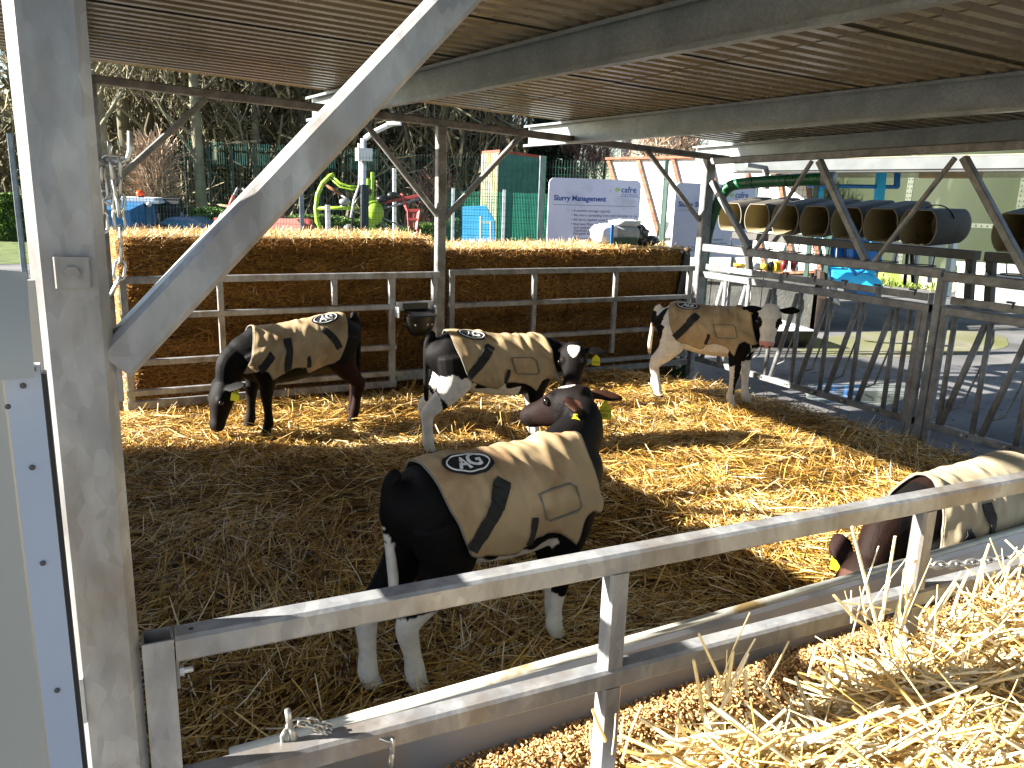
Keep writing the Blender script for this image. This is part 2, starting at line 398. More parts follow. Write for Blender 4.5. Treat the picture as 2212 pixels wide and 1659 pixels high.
# ------------------------------------------------------------------ gates
def gate(name, label, p0, p1, zs, hts, ups, m, dp=.045, z0=None, extra=None):
    """a welded tubular gate between p0 and p1; zs: rail tops, ups: distances of uprights"""
    p0, p1 = Vector(p0), Vector(p1); d = (p1-p0).normalized(); L = (p1-p0).length
    nrm = d.cross(Vector((0, 0, 1)))
    r = thing(name, label, 'gate', (p0.x, p0.y, -.2), 'tubular pen gates')
    for z, h in zip(zs, hts):
        MB().beam(p0+Vector((0, 0, z-h/2)), p1+Vector((0, 0, z-h/2)), dp, h, ch=.005).build('rail', m, r)
    for u in ups:
        s0, zt, zl, wd = u
        MB().beam(p0+d*s0+Vector((0, 0, zl)), p0+d*s0+Vector((0, 0, zt)), wd, dp-.006, nrm, ch=.004).build('upright', m, r)
    return r
# back left gate and back right gate
gate('pen_gate', 'back left galvanised gate under the straw bales with five rails', (.24, YB-.02, 0), (2.36, YB-.02, 0), (1.02, .75, .40, .17, .085), (.052, .045, .045, .045, .06),
     [(.03, 1.0, .03, .05), (.70, .975, .18, .045), (1.59, .975, .76, .045), (2.085, 1.0, .06, .055)], GALV)
t = gate('pen_gate', 'back right galvanised gate between the middle post and corner post', (2.85, YB-.02, 0), (5.62, YB-.02, 0), (1.035, .74, .42, .13, .05), (.05, .045, .045, .045, .06),
     [(.03, 1.0, .03, .05), (.87, .99, .18, .045), (1.79, .99, .18, .045), (2.72, 1.0, .06, .055)], GALVD)
# fixed stub between left gate and the middle post that carries the drinker
s = thing('gate_stub', 'short galvanised rail stub beside the middle back post', 'rail', (2.55, YB, -.2))
MB().beam((2.36, YB-.02, .994), (2.76, YB-.02, .994), .045, .052).build('rail', GALV, s)
MB().beam((2.36, YB-.02, .12), (2.76, YB-.02, .12), .045, .09).build('rail', GALVD, s)
MB().beam((2.71, YB-.03, -.15), (2.71, YB-.03, 1.0), .045, .05, (0, 1, 0)).build('upright', GALV, s)
# near front gate
G0, G1 = Vector((.036, 1.243, 0)), Vector((3.3, 1.073, 0)); gd = (G1-G0).normalized()
def gp(sx, z, out=0.0): return G0+gd*sx+Vector((0, 0, z))+Vector((gd.y, -gd.x, 0))*out
def front_gate():
    r = thing('pen_gate', 'near front galvanised gate in the foreground with chain and bolt', 'gate', (G0.x, G0.y, -.2), 'tubular pen gates')
    B = lambda nm, a, b, wd, ht, up=(0, 0, 1): MB().beam(a, b, wd, ht, up, ch=.006).build(nm, GALV, r)
    B('rail', gp(.05, .977, -.022), gp(3.2, .977, -.022), .046, .046)
    B('rail', gp(.05, .713, -.022), gp(3.2, .713, -.022), .046, .046)
    B('rail', gp(.05, .12, -.022), gp(3.2, .12, -.022), .046, .046)
    nrm = Vector((gd.y, -gd.x, 0))
    # open ended hinge stile: four walls so the tube is seen hollow
    st = MB(); x0, x1 = .002, .048; y0, y1 = .001, -.045; tk = .0035
    for (a0, a1, b0, b1) in ((x0, x1, y0, y0-tk), (x0, x1, y1+tk, y1), (x0, x0+tk, y0-tk, y1+tk), (x1-tk, x1, y0-tk, y1+tk)):
        q = [gp(a0, -.1, b0), gp(a1, -.1, b0), gp(a1, -.1, b1), gp(a0, -.1, b1)]; st.prism(q, (0, 0, 1.098))
    st.build('stile', GALV, r)
    for sx in (.888, 1.815, 2.75):
        B('upright', gp(sx, .736, -.022), gp(sx, .954, -.022), .046, .04, nrm)
        B('upright', gp(sx, .0, -.022), gp(sx, .690, -.022), .046, .04, nrm)
    c = MB(); c.prism([gp(.0495, .946, -.012), gp(.064, .954, -.012), gp(.0495, .954, -.012)], Vector((-gd.y, gd.x, 0))*.02); c.build('weld', GALV, r)
    b = MB(); b.beam(gp(.0505, .955, -.03), gp(.0505, .90, -.03), .03, .006, gd).build('bolt_plate', GALVD, r)
    b = MB(); b.cyl(gp(.054, .923, -.028), gp(.061, .923, -.028), .0085, 6); b.cyl(gp(.061, .923, -.028), gp(.075, .923, -.028), .005, 10); b.build('bolt', GALVX, r)
    h = MB(); h.cyl(gp(.075, 1.0005, -.02), gp(.075, .99, -.02), .004, 10); h.build('bolt_hole_shade', BLACKP, r)  # black disc stands in for the shade inside an open hole
front_gate()

# ------------------------------------------------------------------ chains
def links(pts, wire=.0035, ll=.036, lw=.02, name='chain_link', parent=None, m=CHAIN):
    """real chain links along a polyline"""
    P = [Vector(p) for p in pts]; seg = [(b-a).length for a, b in zip(P, P[1:])]; tot = sum(seg); step = ll-2*wire*1.1; n = max(1, int(tot/step))
    def pos(s):
        for a, b, l in zip(P, P[1:], seg):
            if s <= l or b is P[-1]: return a+(b-a)*(s/l)
            s -= l
    for i in range(n):
        a, b = pos(i*step), pos(min(tot, i*step+step)); d, s1, s2 = frame(b-a); side = s1 if i % 2 else s2
        c = (a+b)/2; ring = []; h = ll/2-lw/2
        for k in range(12):
            th = 2*math.pi*k/12; q = d*(math.cos(th)*lw/2+(h if math.cos(th) >= 0 else -h))+side*math.sin(th)*lw/2*.95
            ring.append(c+q)
        MB().tube(ring, wire, 6, closed=True).build(name, m, parent, True)
# ------------------------------------------------------------------ feed barrier on the right
def barrier(name, label, ya, yb, verts, loc):
    r = thing(name, label, 'feed barrier', loc, 'self locking feed barriers'); X = XR
    B = lambda nm, a, b, wd, ht, up=(0, 0, 1), m=GALVD: MB().beam(a, b, wd, ht, up, ch=.005).build(nm, m, r)
    B('rail', (X, ya, .95), (X, yb, .95), .05, .062); B('rail', (X, ya, .06), (X, yb, .06), .05, .055)
    # locking bar: a notched flat strip in lengths, on small stands
    y = yb
    while y > ya+.3:
        l = min(1.05, y-ya); B('locking_bar', (X+.02, y, 1.03), (X+.02, y-l+.05, 1.03), .012, .058)
        B('bar_stand', (X+.02, y-l+.02, .975), (X+.02, y-l+.02, 1.065), .014, .055, (1, 0, 0)); y -= l
    for yv in verts:
        t = MB(); t.cyl((X, yv, .085), (X, yv, .92), .021, 10); t.build('upright_tube', GALVD, r, True)
        t = MB(); t.cyl((X+.005, yv+.255, .085), (X+.005, yv+.04, .90), .024, 10); t.build('slanted_tube', GALVD, r, True)
        t = MB(); t.tube([(X+.01, yv+.23, .2), (X+.012, yv+.12, .26), (X+.012, yv-.03, .78), (X+.01, yv-.02, .86)], .008, 6); t.build('thin_rod', GALVD, r, True)
        c = MB(); c.box((X+.02, yv-.1, 1.072), (.03, .05, .014)); c.cyl((X+.02, yv-.12, 1.07), (X+.02, yv-.12, 1.03), .009, 8); c.build('catch', RUST if yv > 5.5 else BLACKP, r)
        c = MB(); c.cyl((X-.026, yv+.06, .062), (X-.034, yv+.06, .062), .012, 6); c.cyl((X-.026, yv+.02, .062), (X-.030, yv+.02, .062), .008, 8, 1); c.build('bolt', [GALVX, BLACKP], r)
    return r
r = barrier('feed_barrier', 'galvanised feed barrier running from the corner post to the middle post', 3.84, 6.40, [4.12, 4.445, 4.77, 5.10, 5.42, 5.75, 6.07], (XR, 5.1, -.2))
MB().cyl((XR, 4.01, .085), (XR, 4.01, .92), .021, 10).build('upright_tube', GALVD, r, True)
for yy in (3.915, 3.865, 3.715): MB().beam((XR, yy, -.2), (XR, yy, .98), .045, .05, (0, 1, 0)).build('stile', GALVD, r)
r2 = barrier('feed_barrier', 'galvanised feed barrier at the right edge of the photo', 1.4, 3.70, [3.36, 3.04, 2.72, 2.4, 2.08], (XR, 2.5, -.2))
MB().cyl((XR, 3.63, .085), (XR, 3.63, .92), .021, 10).build('upright_tube', GALVD, r2, True)

# ------------------------------------------------------------------ trough, pellets, foreground straw
def trough():
    r = thing('feed_trough', 'long pale galvanised trough behind the front gate holding feed pellets', 'trough', (1.5, 1.36, -.2))
    prof = [(1.555, .512), (1.545, .50), (1.49, .31), (1.22, .31), (1.15, .50), (1.14, .512), (1.135, .505), (1.21, .300), (1.50, .300), (1.56, .498)]
    x0, x1 = .2, 3.3; V = []; n = len(prof)
    for x in (x0, x1):
        for y, z in prof: V.append((x, y-.05*(x-.6)*.0, z))
    F = [(i, (i+1) % n, n+(i+1) % n, n+i) for i in range(n)]
    TR = mat('trough_plastic', hx('80868f'), hx('949aa3'), 3, rough=.42, spec=.5, c3=hx('8c857a'), s3=4)
    MB().add(V, F).build('basin', TR, r)
    for x in (x0, x1): MB().prism([(x, y, z) for y, z in prof[:5]], (.012, 0, 0)).build('end_plate', TR, r)
    LIP = mat('trough_lip', hx('9c9d94'), hx('b9b9ae'), 12, rough=.5, metal=.2, c3=hx('7d6a45'), s3=9, lo3=.58, hi3=.7)
    for y in (1.573, 1.128): MB().cyl((x0, y, .508), (x1, y, .508), .017, 12).build('rolled_lip', LIP if y > 1.3 else BLACKP, r, True)
    n = 13000; x = RNG.uniform(.45, 2.9, n); y = 1.36+RNG.normal(0, .075, n); y = np.clip(y, 1.2, 1.5)
    hgt = .33+.115*np.exp(-((y-1.32)/.16)**2)*(1+.18*nz(x, y*0, 2.2, 1))*np.clip((x-.45)/.3, .1, 1)+RNG.uniform(0, .018, n)
    keep = (hgt-.31)/.52 > np.abs(y-1.355)*.0; P = np.stack([x, y, hgt], 1)[keep]; n = len(P)
    V, Q, T = stalk_arrays(P, RNG.uniform(.007, .012, n), np.full(n, .0055), RNG.uniform(0, 6.28, n), RNG.normal(0, .5, n), RNG.uniform(0, 1, n), 0, True)
    PEL = mat('feed_pellet', (0, 0, 0), attr='tint', rough=.7, stops=[(0, hx('8a6838')), (.5, hx('b8925c')), (1, hx('d2b07c'))])
    tag(fast_mesh('feed_pellets', V, Q, T, PEL), 'heap of small tan feed pellets lying in the trough', 'feed pellets', kind='stuff')
    b = MB(); gx, gy = 60, 12
    for j in range(gy):
        for i in range(gx):
            yy = 1.2+.3*j/(gy-1); xx = .42+2.5*i/(gx-1); b.v.append((xx, yy, .322+.115*math.exp(-((yy-1.32)/.16)**2)*min(1, max(.1, (xx-.45)/.3))))
    for j in range(gy-1):
        for i in range(gx-1): b.f.append((j*gx+i, j*gx+i+1, (j+1)*gx+i+1, (j+1)*gx+i)); b.m.append(0)
    tag(b.build('pellet_bed', mat('pellet_bed', hx('6b4c26'), hx('97713f'), 120, rough=.9, bump=.8, bscale=150), r), kind='stuff')
trough()
def heap_h(x, y):
    t = np.clip((np.interp(x, [.5, 1.2, 1.65], [.98, 1.03, 1.08])+.04*nz(x, y*0, 3, 2)-y)/.17, 0, 1); t = t*t*(3-2*t)
    tx = np.clip((x-.50-.1*(y-.55))/.28, 0, 1); tx = tx*tx*(3-2*tx)
    return np.where(x > 1.5, .42, .42)+(.335+.0*np.clip(x-1.1, -.6, 1)+.04*nz(x, y, 3.1, 3)+.02*nz(x, y, 8, 1))*t*tx
def foreground_straw():
    nx, ny = 60, 40; X, Y = np.meshgrid(np.linspace(.35, 3.2, nx), np.linspace(.15, 1.24, ny)); Z = heap_h(X, Y)-.02
    I = (np.arange(ny-1)[:, None]*nx+np.arange(nx-1)[None]).ravel(); Q = np.stack([I, I+1, I+1+nx, I+nx], 1)
    root = fast_mesh('straw_heap', np.stack([X.ravel(), Y.ravel(), Z.ravel()], 1), Q, mat=STRAWB, smooth=True)
    tag(root, 'bright pale straw heaped up in front of the gate, in full sun', 'straw', kind='stuff')
    n = 19000; x = RNG.uniform(.45, 2.9, n); y = RNG.uniform(.25, 1.2, n)
    z = heap_h(x, y)+np.abs(RNG.normal(0, .02, n)); k = z > .5; x, y, z = x[k], y[k], z[k]; n = len(x)
    L = RNG.uniform(.07, .26, n); W = RNG.choice([.0025, .0035, .005, .007], n); tilt = RNG.normal(.05, .3, n)
    yaw = .35+1.2*nz(x, y, 1.4, 4)+RNG.normal(0, .6, n); z = z+np.abs(np.sin(tilt))*L*.32
    V, Q, T = stalk_arrays(np.stack([x, y, z], 1), L, W, yaw, tilt, RNG.uniform(0, 1, n), .05, True)
    tag(fast_mesh('straw_stalks', V, Q, T, STRAWF, root, True), kind='stuff')
    # flattened, split stems and the tall stems that stick up
    n = 8500; x = RNG.uniform(.55, 3.1, n); y = RNG.uniform(.25, 1.18, n); z = heap_h(x, y)+RNG.uniform(0, .03, n); k = z > .55; x, y, z = x[k], y[k], z[k]; n = len(x)
    V, Q, T = stalk_arrays(np.stack([x, y, z], 1), RNG.uniform(.06, .2, n), RNG.uniform(.006, .013, n), RNG.uniform(0, 6.3, n), RNG.normal(.1, .4, n), RNG.uniform(.5, 1, n), .05)
    tag(fast_mesh('split_stems', V, Q, T, STRAWF, root), kind='stuff')
    ps, ln, ya, ti, wd = [], [], [], [], []
    for (u, v, dy, h, lean) in ((1880, 1330, 1.0, .24, -.35), (1895, 1330, .99, .17, -.5), (1930, 1340, .98, .2, .1), (1990, 1340, .98, .15, .3), (1845, 1360, .98, .17, -.5), (1840, 1330, 1.0, .12, -.3), (2060, 1330, .98, .16, .2), (2120, 1300, .97, .15, .5), (2150, 1290, .97, .17, .3), (1950, 1350, .96, .19, -.1), (1900, 1360, .96, .2, -.2), (1590, 1480, .95, .15, -.2), (1570, 1490, .95, .11, -.35), (1570, 1530, .94, .14, .2), (1660, 1500, .94, .14, -.1), (1740, 1450, .95, .1, .1), (1330, 1600, .9, .1, -.3), (1300, 1610, .9, .08, .3), (2180, 1320, .95, .16, -.3), (2030, 1370, .95, .18, .0)):
        p = onY(u, v, dy)
        for k in range(random.choice((2, 3, 5))):
            l = h*random.uniform(.35, 1.2); a = lean+random.gauss(0, .38)
            d = Vector((math.sin(a), random.gauss(0, .15), math.cos(a))).normalized()
            q = p+Vector((random.gauss(0, .022), random.gauss(0, .02), 0))+d*l*.4
            ps.append(q); ln.append(l); ti.append(math.asin(d.z)); ya.append(math.atan2(d.y, d.x)); wd.append(random.choice((.0025, .0035, .0045, .006, .008)))
    n = len(ps); V, Q, T = stalk_arrays(np.array(ps), np.array(ln), np.array(wd), np.array(ya), np.array(ti), RNG.uniform(.5, 1, n), .018, True)
    tag(fast_mesh('tall_stems', V, Q, T, STRAWF, root, True), kind='stuff')
foreground_straw()

# ------------------------------------------------------------------ bales
def bale(label, c, e, n, group, name='straw_bale', seed=0, hairy=(1, 1, 1)):
    """c: base centre, e: size; rounded rough body with cut straw ends standing out of it"""
    r = thing(name, label, 'bale', (c[0], c[1], c[2]), group)
    bm = bmesh.new(); bmesh.ops.create_cube(bm, size=1)
    for v in bm.verts: v.co = Vector((v.co.x*e[0], v.co.y*e[1], v.co.z*e[2]))
    bmesh.ops.bevel(bm, geom=list(bm.edges), offset=.05, segments=3, affect='EDGES')
    bmesh.ops.subdivide_edges(bm, edges=[q for q in bm.edges if q.calc_length() > .25], cuts=12, use_grid_fill=True)
    for v in bm.verts:
        q = v.co*3+Vector((seed*7.1, 0, 0)); v.co += v.co.normalized()*(.03*noise.noise(q)+.018*noise.noise(q*4))
    me = bpy.data.meshes.new('bale_body'); bm.to_mesh(me); bm.free(); me.materials.append(BALEM)
    me.polygons.foreach_set('use_smooth', [True]*len(me.polygons))
    o = bpy.data.objects.new('bale_body', me); COL.objects.link(o); o.parent = r; o.location = (0, 0, e[2]/2)
    # string round the bale
    # straw standing out of the visible faces: front (-Y), left end (-X), top
    P, L, W, yaw, tilt, rn = [], [], [], [], [], []
    cz = c[2]+e[2]/2
    def face(m, gen):
        for _ in range(m):
            p, d = gen(); d = d.normalized(); l = random.uniform(.05, .16)
            P.append(p); L.append(l); W.append(random.uniform(.0025, .005)); yaw.append(math.atan2(d.y, d.x)); tilt.append(math.asin(max(-1, min(1, d.z)))); rn.append(min(1, max(0, random.gauss(.9 if gen is pt or gen is pl else .45, .2))))  # top and left end stalks tinted paler, standing in for sun on them
    U = random.uniform; g = random.gauss
    ex, ey, ez = e[0]/2, e[1]/2, e[2]/2
    def pf():
        x = U(-ex, ex); z = U(-ez, ez); q = .02*noise.noise(Vector((x*3+seed, z*4, 1))); 
        return Vector((c[0]+x, c[1]-ey-.004-q, cz+z)), Vector((g(0, 1), -abs(g(0, .35)), g(-.15, .38)))
    def pl(): return Vector((c[0]-ex-.006, c[1]+U(-ey, ey), cz+U(-ez, ez))), Vector((-abs(g(0, .5)), g(0, .7), g(0, .6)))
    def pt(): return Vector((c[0]+U(-ex, ex), c[1]+U(-ey, ey)*(1 if random.random() < .5 else 1), cz+ez+.006)), Vector((g(0, 1), g(0, .8), abs(g(0, .55))))
    def pr(): return Vector((c[0]+ex+.006, c[1]+U(-ey, ey), cz+U(-ez, ez))), Vector((abs(g(0, .5)), g(0, .7), g(0, .6)))
    rb = len(rn)
    face(int(n*hairy[0]), pf); face(int(n*.25*hairy[1]), pl); face(int(n*.75*hairy[2]), pt); face(int(n*.2), pr)
    V, Q, T = stalk_arrays(np.array(P), np.array(L), np.array(W), np.array(yaw), np.array(tilt), np.array(rn))
    tag(fast_mesh('cut_straw', V, Q, T, BSTRAW, r), kind='stuff')
    return r
grp = 'straw bales walling the back of the pen'
bale('lower left straw bale behind the back gate', (1.55, 7.28, -.2), (2.58, 1.0, .735), 6500, grp, seed=1, hairy=(1, 1, 0))
bale('upper left straw bale behind the back gate with a ragged sunlit top', (1.55, 7.28, .535), (2.58, 1.0, .745), 7000, grp, seed=2)
bale('lower right straw bale behind the back gate', (4.36, 7.26, -.2), (2.85, 1.0, .72), 6500, grp, seed=3, hairy=(1, .2, 0))
bale('upper right straw bale behind the back gate with a feed bag on top', (4.36, 7.28, .52), (2.9, 1.0, .66), 7000, grp, seed=4, hairy=(1, .2, 1.2))
grp = 'unseen straw bales added left of the shelter to cast shade'
for i, (yc, ln, nk) in enumerate(((2.08, .96, 2), (3.39, 1.62, 3), (5.02, 1.6, 3))):  # stacks out of view, added and sized to cast the shadow on the bedding
    for k in range(nk):
        bale(('bottom', 'middle' if nk == 3 else 'top', 'top')[k]+' straw bale of the '+('nearest low', 'second', 'farthest')[i]+' unseen stack added left of the shelter for shade', (-1.15, yc, -.2+.65*k), (1.0, ln, .65), 250, grp, seed=10+i*3+k)
# ------------------------------------------------------------------ white plastic hutch panel on the left
def hutch():
    r = thing('plastic_hutch', 'pale translucent plastic hutch with a riveted flange beside the left post', 'hutch', (-.3, .53, -.2))
    KH = .56
    def hs(mb):
        mb.v = [(x*KH, y*KH, 1.7+(z-1.7)*KH if z > -.1 else -.2) for x, y, z in mb.v]; return mb
    HP = mat('hutch_plastic', hx('a29e96'), hx('b2aea6'), 1.2, rough=.45, spec=.4, c3=hx('98938a'), s3=2.2, lo3=.45, hi3=.75)
    FP = mat('hutch_flange', hx('a5abb8'), hx('b0b5c0'), 3, rough=.5)
    # bulged front wall
    b = MB(); nx, ny = 24, 20
    for j in range(ny):
        for i in range(nx):
            x = -1.2+1.125*i/(nx-1); z = -.2+1.72*j/(ny-1); t = (i/(nx-1)); bl = .05*math.sin(min(1, (1-t)*3)*math.pi/2)
            b.v.append((x, .90-bl, z))
    for j in range(ny-1):
        for i in range(nx-1): b.f.append((j*nx+i, j*nx+i+1, (j+1)*nx+i+1, (j+1)*nx+i)); b.m.append(0)
    hs(b).build('front_wall', HP, r, True)
    hs(MB().box((-.0575, .906, .66), (.031, .012, 1.72))).build('flange', FP, r)
    hs(MB().box((-.0395, .912, .66), (.004, .02, 1.7))).build('rubber_seal', BLACKP, r)
    # upper sheet lapped over the wall, leaning slightly back, with a rounded shoulder
    b = MB(); n = 9
    for x in (-1.2, -.30, -.075, -.045):
        for k in range(n):
            a = k/(n-1); yy = .862+.05*a*a; zz = 1.515+a*(.095+.12*max(0, -x-.045))
            b.v.append((x, yy, zz))
    for i in range(3):
        for k in range(n-1): b.f.append((i*n+k, i*n+k+1, (i+1)*n+k+1, (i+1)*n+k)); b.m.append(0)
    hs(b).build('roof', HP, r, True)
    hs(MB().box((-.62, 1.168, .7), (1.14, .01, 1.75))).build('back_wall', HP, r)
    hs(MB().beam((-1.2, .868, 1.519), (-.045, .892, 1.519), .012, .006)).build('seam', mat('hutch_seam', hx('5c5c58'), None, rough=.7), r)
    for z in (1.50, 1.415, 1.31, 1.16, .98): hs(MB().ball((-.058, .899, z), .003, 8, 5, e=(1, .6, 1))).build('rivet', mat('rivet_dark', hx('4a4a4c'), None, rough=.5) if z == 1.50 else bpy.data.materials['rivet_dark'], r, True)
    for x, z in ((-.07, 1.488), (-.10, 1.50)): hs(MB().ball((x, .867, z), .0028, 8, 5, e=(1, .6, 1))).build('rivet', bpy.data.materials['rivet_dark'], r, True)
hutch()
# bracket bolted on the outer edge of the near post
b = thing('latch_bracket', 'small pale steel bracket on the outer edge of the left post', 'bracket', (-.047, 1.26, .8))
MB().box((-.0475, 1.26, .93), (.005, .05, .075)).build('plate', GALVX, b); MB().cyl((-.05, 1.26, .945), (-.062, 1.26, .945), .009, 6).build('bolt', GALVX, b)

# ------------------------------------------------------------------ chain bunch and hook behind the near post
def hooks():
    r = thing('hanging_chain', 'galvanised chains bunched on a hook behind the left post', 'chain', (.15, 2.6, 1.8))
    Y = 2.2; P = lambda u, v, dy=0: onY(u, v, Y+dy)
    MB().tube([P(225, 345), P(262, 350), P(276, 345), P(281, 325), P(281, 283)], .0065, 8).build('hook', CHAIN, r, True)
    MB().tube([P(236, 345), P(238, 318), P(236, 305)], .005, 8).build('hook', CHAIN, r, True)
    MB().tube([P(196, 352), P(226, 352)], .012, 8).build('hook_bar', GALVD, r, True)
    q = P(196, 352); MB().tube([q, (q.x, q.y, 2.29)], .012, 8).build('hook_bar', GALVD, r, True)
    K = dict(wire=.0042, ll=.05, lw=.026, parent=r)
    links([P(258, 345), P(261, 400), P(255, 450), P(262, 520), P(258, 600), P(238, 640)], **K)
    links([P(225, 345), P(240, 352), P(268, 350), P(262, 365)], **K)
    links([P(222, 350, .02), P(228, 395, .02), P(232, 445, .02), P(243, 440, .02), P(248, 400, .02), P(246, 352, .02)], **K)
    links([P(238, 350, -.02), P(243, 390, -.02), P(252, 430, -.02), P(258, 470, -.02)], **K)
    links([P(218, 350, .01), P(220, 420, .01), P(221, 500, .01), P(224, 560, .01)], **K)
hooks()
# small chain and tapered pin on the front gate
def pin():
    r = thing('gate_pin_chain', 'small bright chain and tapered pin lying on the lower front rail', 'chain', tuple(gp(.42, .74)))
    Y = 1.27; P = lambda u, v, dy=0: onY(u, v, Y+dy)
    MB().tube([P(640, 1625), P(632, 1585), P(626, 1570)], [.011, .008, .006], 10).build('pin', CHAIN, r, True)
    MB().tube([P(626, 1568), P(621, 1533)], [.006, .0055], 10).build('pin', CHAIN, r, True)
    MB().tube([P(617, 1571), P(634, 1568)], .0045, 8).build('collar', CHAIN, r, True)
    MB().tube([P(613, 1620), P(609, 1590), P(618, 1575)], .004, 8).build('clip', CHAIN, r, True)
    MB().tube([P(668, 1590), P(676, 1610)], .004, 8).build('clip', CHAIN, r, True)
    K = dict(wire=.0026, ll=.021, lw=.0135, parent=r)
    links([P(630, 1562), P(655, 1556), P(690, 1562), P(715, 1572), P(728, 1590)], **K)
    links([P(648, 1560, -.01), P(680, 1570, -.01), P(705, 1583, -.01), P(722, 1600, -.015)], **K)
    a, b = gp(.402, .717, .004), gp(.402, .675, .006)
    links([P(728, 1592, -.01), gp(.40, .719, -.002), a, b, gp(.395, .643, .004)], wire=.0027, ll=.032, lw=.017, parent=r)
pin()
r = thing('trough_chain', 'bright chain stretched along the top of the trough at the right', 'chain', (2.2, 1.25, .8))
links([onY(1985, 1222, 1.24), onY(2060, 1220, 1.23), onY(2130, 1212, 1.215), onY(2230, 1200, 1.20)], wire=.0042, ll=.042, lw=.022, parent=r)

# ------------------------------------------------------------------ drinker, hose, rubber flap
def drinker():
    r = thing('calf_drinker', 'black plastic drinking bowl in a bracket beside the middle back post', 'drinker', (2.53, YB, .6))
    Y = YB-.02
    MB().box((2.52, Y-.03, .735), (.33, .03, .075)).build('bracket', GALVX, r)
    MB().box((2.345, Y-.06, .69), (.012, .13, .09)).build('bracket', GALVX, r); MB().box((2.69, Y-.05, .70), (.012, .11, .07)).build('bracket', GALVX, r)
    MB().box((2.52, Y-.055, .735), (.22, .025, .05)).build('back_plate', BLACKP, r)
    b = MB(); n = 16
    for (z, rx, ry, cy) in ((.66, .135, .10, -.13), (.58, .125, .095, -.13), (.51, .09, .075, -.12), (.485, .05, .04, -.11)):
        for k in range(n):
            a = 2*math.pi*k/n; b.v.append((2.53+rx*math.cos(a), Y+cy+ry*math.sin(a), z))
    for j in range(3):
        for k in range(n): b.f.append((j*n+k, j*n+(k+1) % n, (j+1)*n+(k+1) % n, (j+1)*n+k)); b.m.append(0)
    b.f.append(tuple(range(3*n, 4*n))); b.m.append(0); b.build('bowl', BLACKP, r, True)
    MB().prism([(2.42, Y-.03, .70), (2.65, Y-.03, .70), (2.655, Y-.2, .655), (2.41, Y-.2, .655)], (0, 0, .012)).build('hood', BLACKP, r)
    for x in (2.45, 2.56, 2.6): MB().ball((x, Y-.235, .60), .009, 8, 5).build('bolt', GALVX, r, True)
drinker()
def hose():
    r = thing('ribbed_hose', 'thick dark green ribbed hose tied down the corner post', 'hose', (5.8, 6.2, -.2))
    G = mat('hose_green', hx('0e4a2a'), hx('14603a'), 4, rough=.35, spec=.55)
    ctl = [onX(1782, 386, 6.15), onX(1700, 390, 6.05), onX(1620, 395, 5.98), onX(1575, 404, 5.92), onX(1550, 440, 5.88), onX(1530, 500, 5.85), onX(1520, 570, 5.84), onX(1514, 640, 5.83), onX(1508, 700, 5.83), onX(1500, 755, 5.83), onX(1478, 800, 5.8), onX(1440, 812, 5.7)]
    pts = []
    for i in range(len(ctl)-1):
        p0, p1, p2, p3 = ctl[max(i-1, 0)], ctl[i], ctl[i+1], ctl[min(i+2, len(ctl)-1)]
        m = max(4, int((p2-p1).length/.006))
        for k in range(m):
            t = k/m; pts.append(.5*((2*p1)+(p2-p0)*t+(2*p0-5*p1+4*p2-p3)*t*t+(-p0+3*p1-3*p2+p3)*t**3))
    rad = [.055+(.0035 if (i//2) % 2 else 0) for i in range(len(pts))]
    MB().tube(pts, rad, 14).build('hose_wall', G, r, True)
    for i in range(60, len(pts), 62):
        a = pts[i]; b = pts[min(i+1, len(pts)-1)]; d = (b-a).normalized()
        MB().cyl(a-d*.004, a+d*.006, .0605, 14).build('cable_tie', BLACKP, r, True)
    e = pts[0]; d = (pts[0]-pts[3]).normalized()
    MB().cyl(e-d*.02, e+d*.09, .062, 14).build('coupling', GALVD, r, True)
hose()
def flap():
    r = thing('rubber_bag', 'black rubber sleeve hanging at the corner between bale and hose', 'rubber sleeve', (5.85, 6.75, -.2))
    V = []; prof = [(1483, 545, 7), (1483, 560, 12), (1478, 600, 16), (1468, 660, 22), (1460, 720, 27)]
    b = MB(); n = 12
    for (u, v, w_) in prof:
        c = onY(u, v, 6.75); rx = w_*6.9/1726
        for k in range(n):
            a = 2*math.pi*k/n; b.v.append((c.x+rx*math.cos(a), c.y+.045*math.sin(a)*(1+.2*math.sin(3*a)), c.z))
    for j in range(len(prof)-1):
        for k in range(n): b.f.append((j*n+k, j*n+(k+1) % n, (j+1)*n+(k+1) % n, (j+1)*n+k)); b.m.append(0)
    b.build('sleeve', BLACKP, r, True)
    MB().ball(onY(1484, 540, 6.75), .04, 10, 6, e=(1, 1, .8)).build('knot', mat('knot', hx('4a3420'), None, rough=.8), r, True)
flap()
# ------------------------------------------------------------------ calves
FUR = mat('calf_fur', (0, 0, 0), attr='coat', rough=.62, spec=.12, bump=.25, bscale=260, stretch=(1, 1, .45))
RUG = mat('rug_canvas', hx('a08a66'), hx('b69e79'), 5, rough=.8, bump=.12, bscale=500, c3=hx('7a5430'), s3=4.5, lo3=.48, hi3=.75)
RUGP = mat('rug_canvas_pale', hx('a3967a'), hx('b4a88c'), 5, rough=.8, bump=.12, bscale=500, c3=hx('8f8162'), s3=5, lo3=.55, hi3=.8)
PIPING = mat('rug_piping', hx('6c675c'), hx('7b766a'), 40, rough=.8)
EYE = mat('eye_gloss', hx('0b0908'), hx('17100c'), 20, rough=.06, spec=.8)
TAGM = mat('ear_tag_yellow', hx('d9cf1e'), hx('e2d92c'), 10, rough=.45, transl=.15)
INK = mat('black_ink', hx('16160f'), None, rough=.7)
BADGEW = mat('badge_white', hx('d5d6d4'), hx('e2e3e1'), 30, rough=.7)
BADGEB = mat('badge_black', hx('101014'), hx('17171b'), 60, rough=.75, bump=.3, bscale=400)
PINK = hx('d19a93')
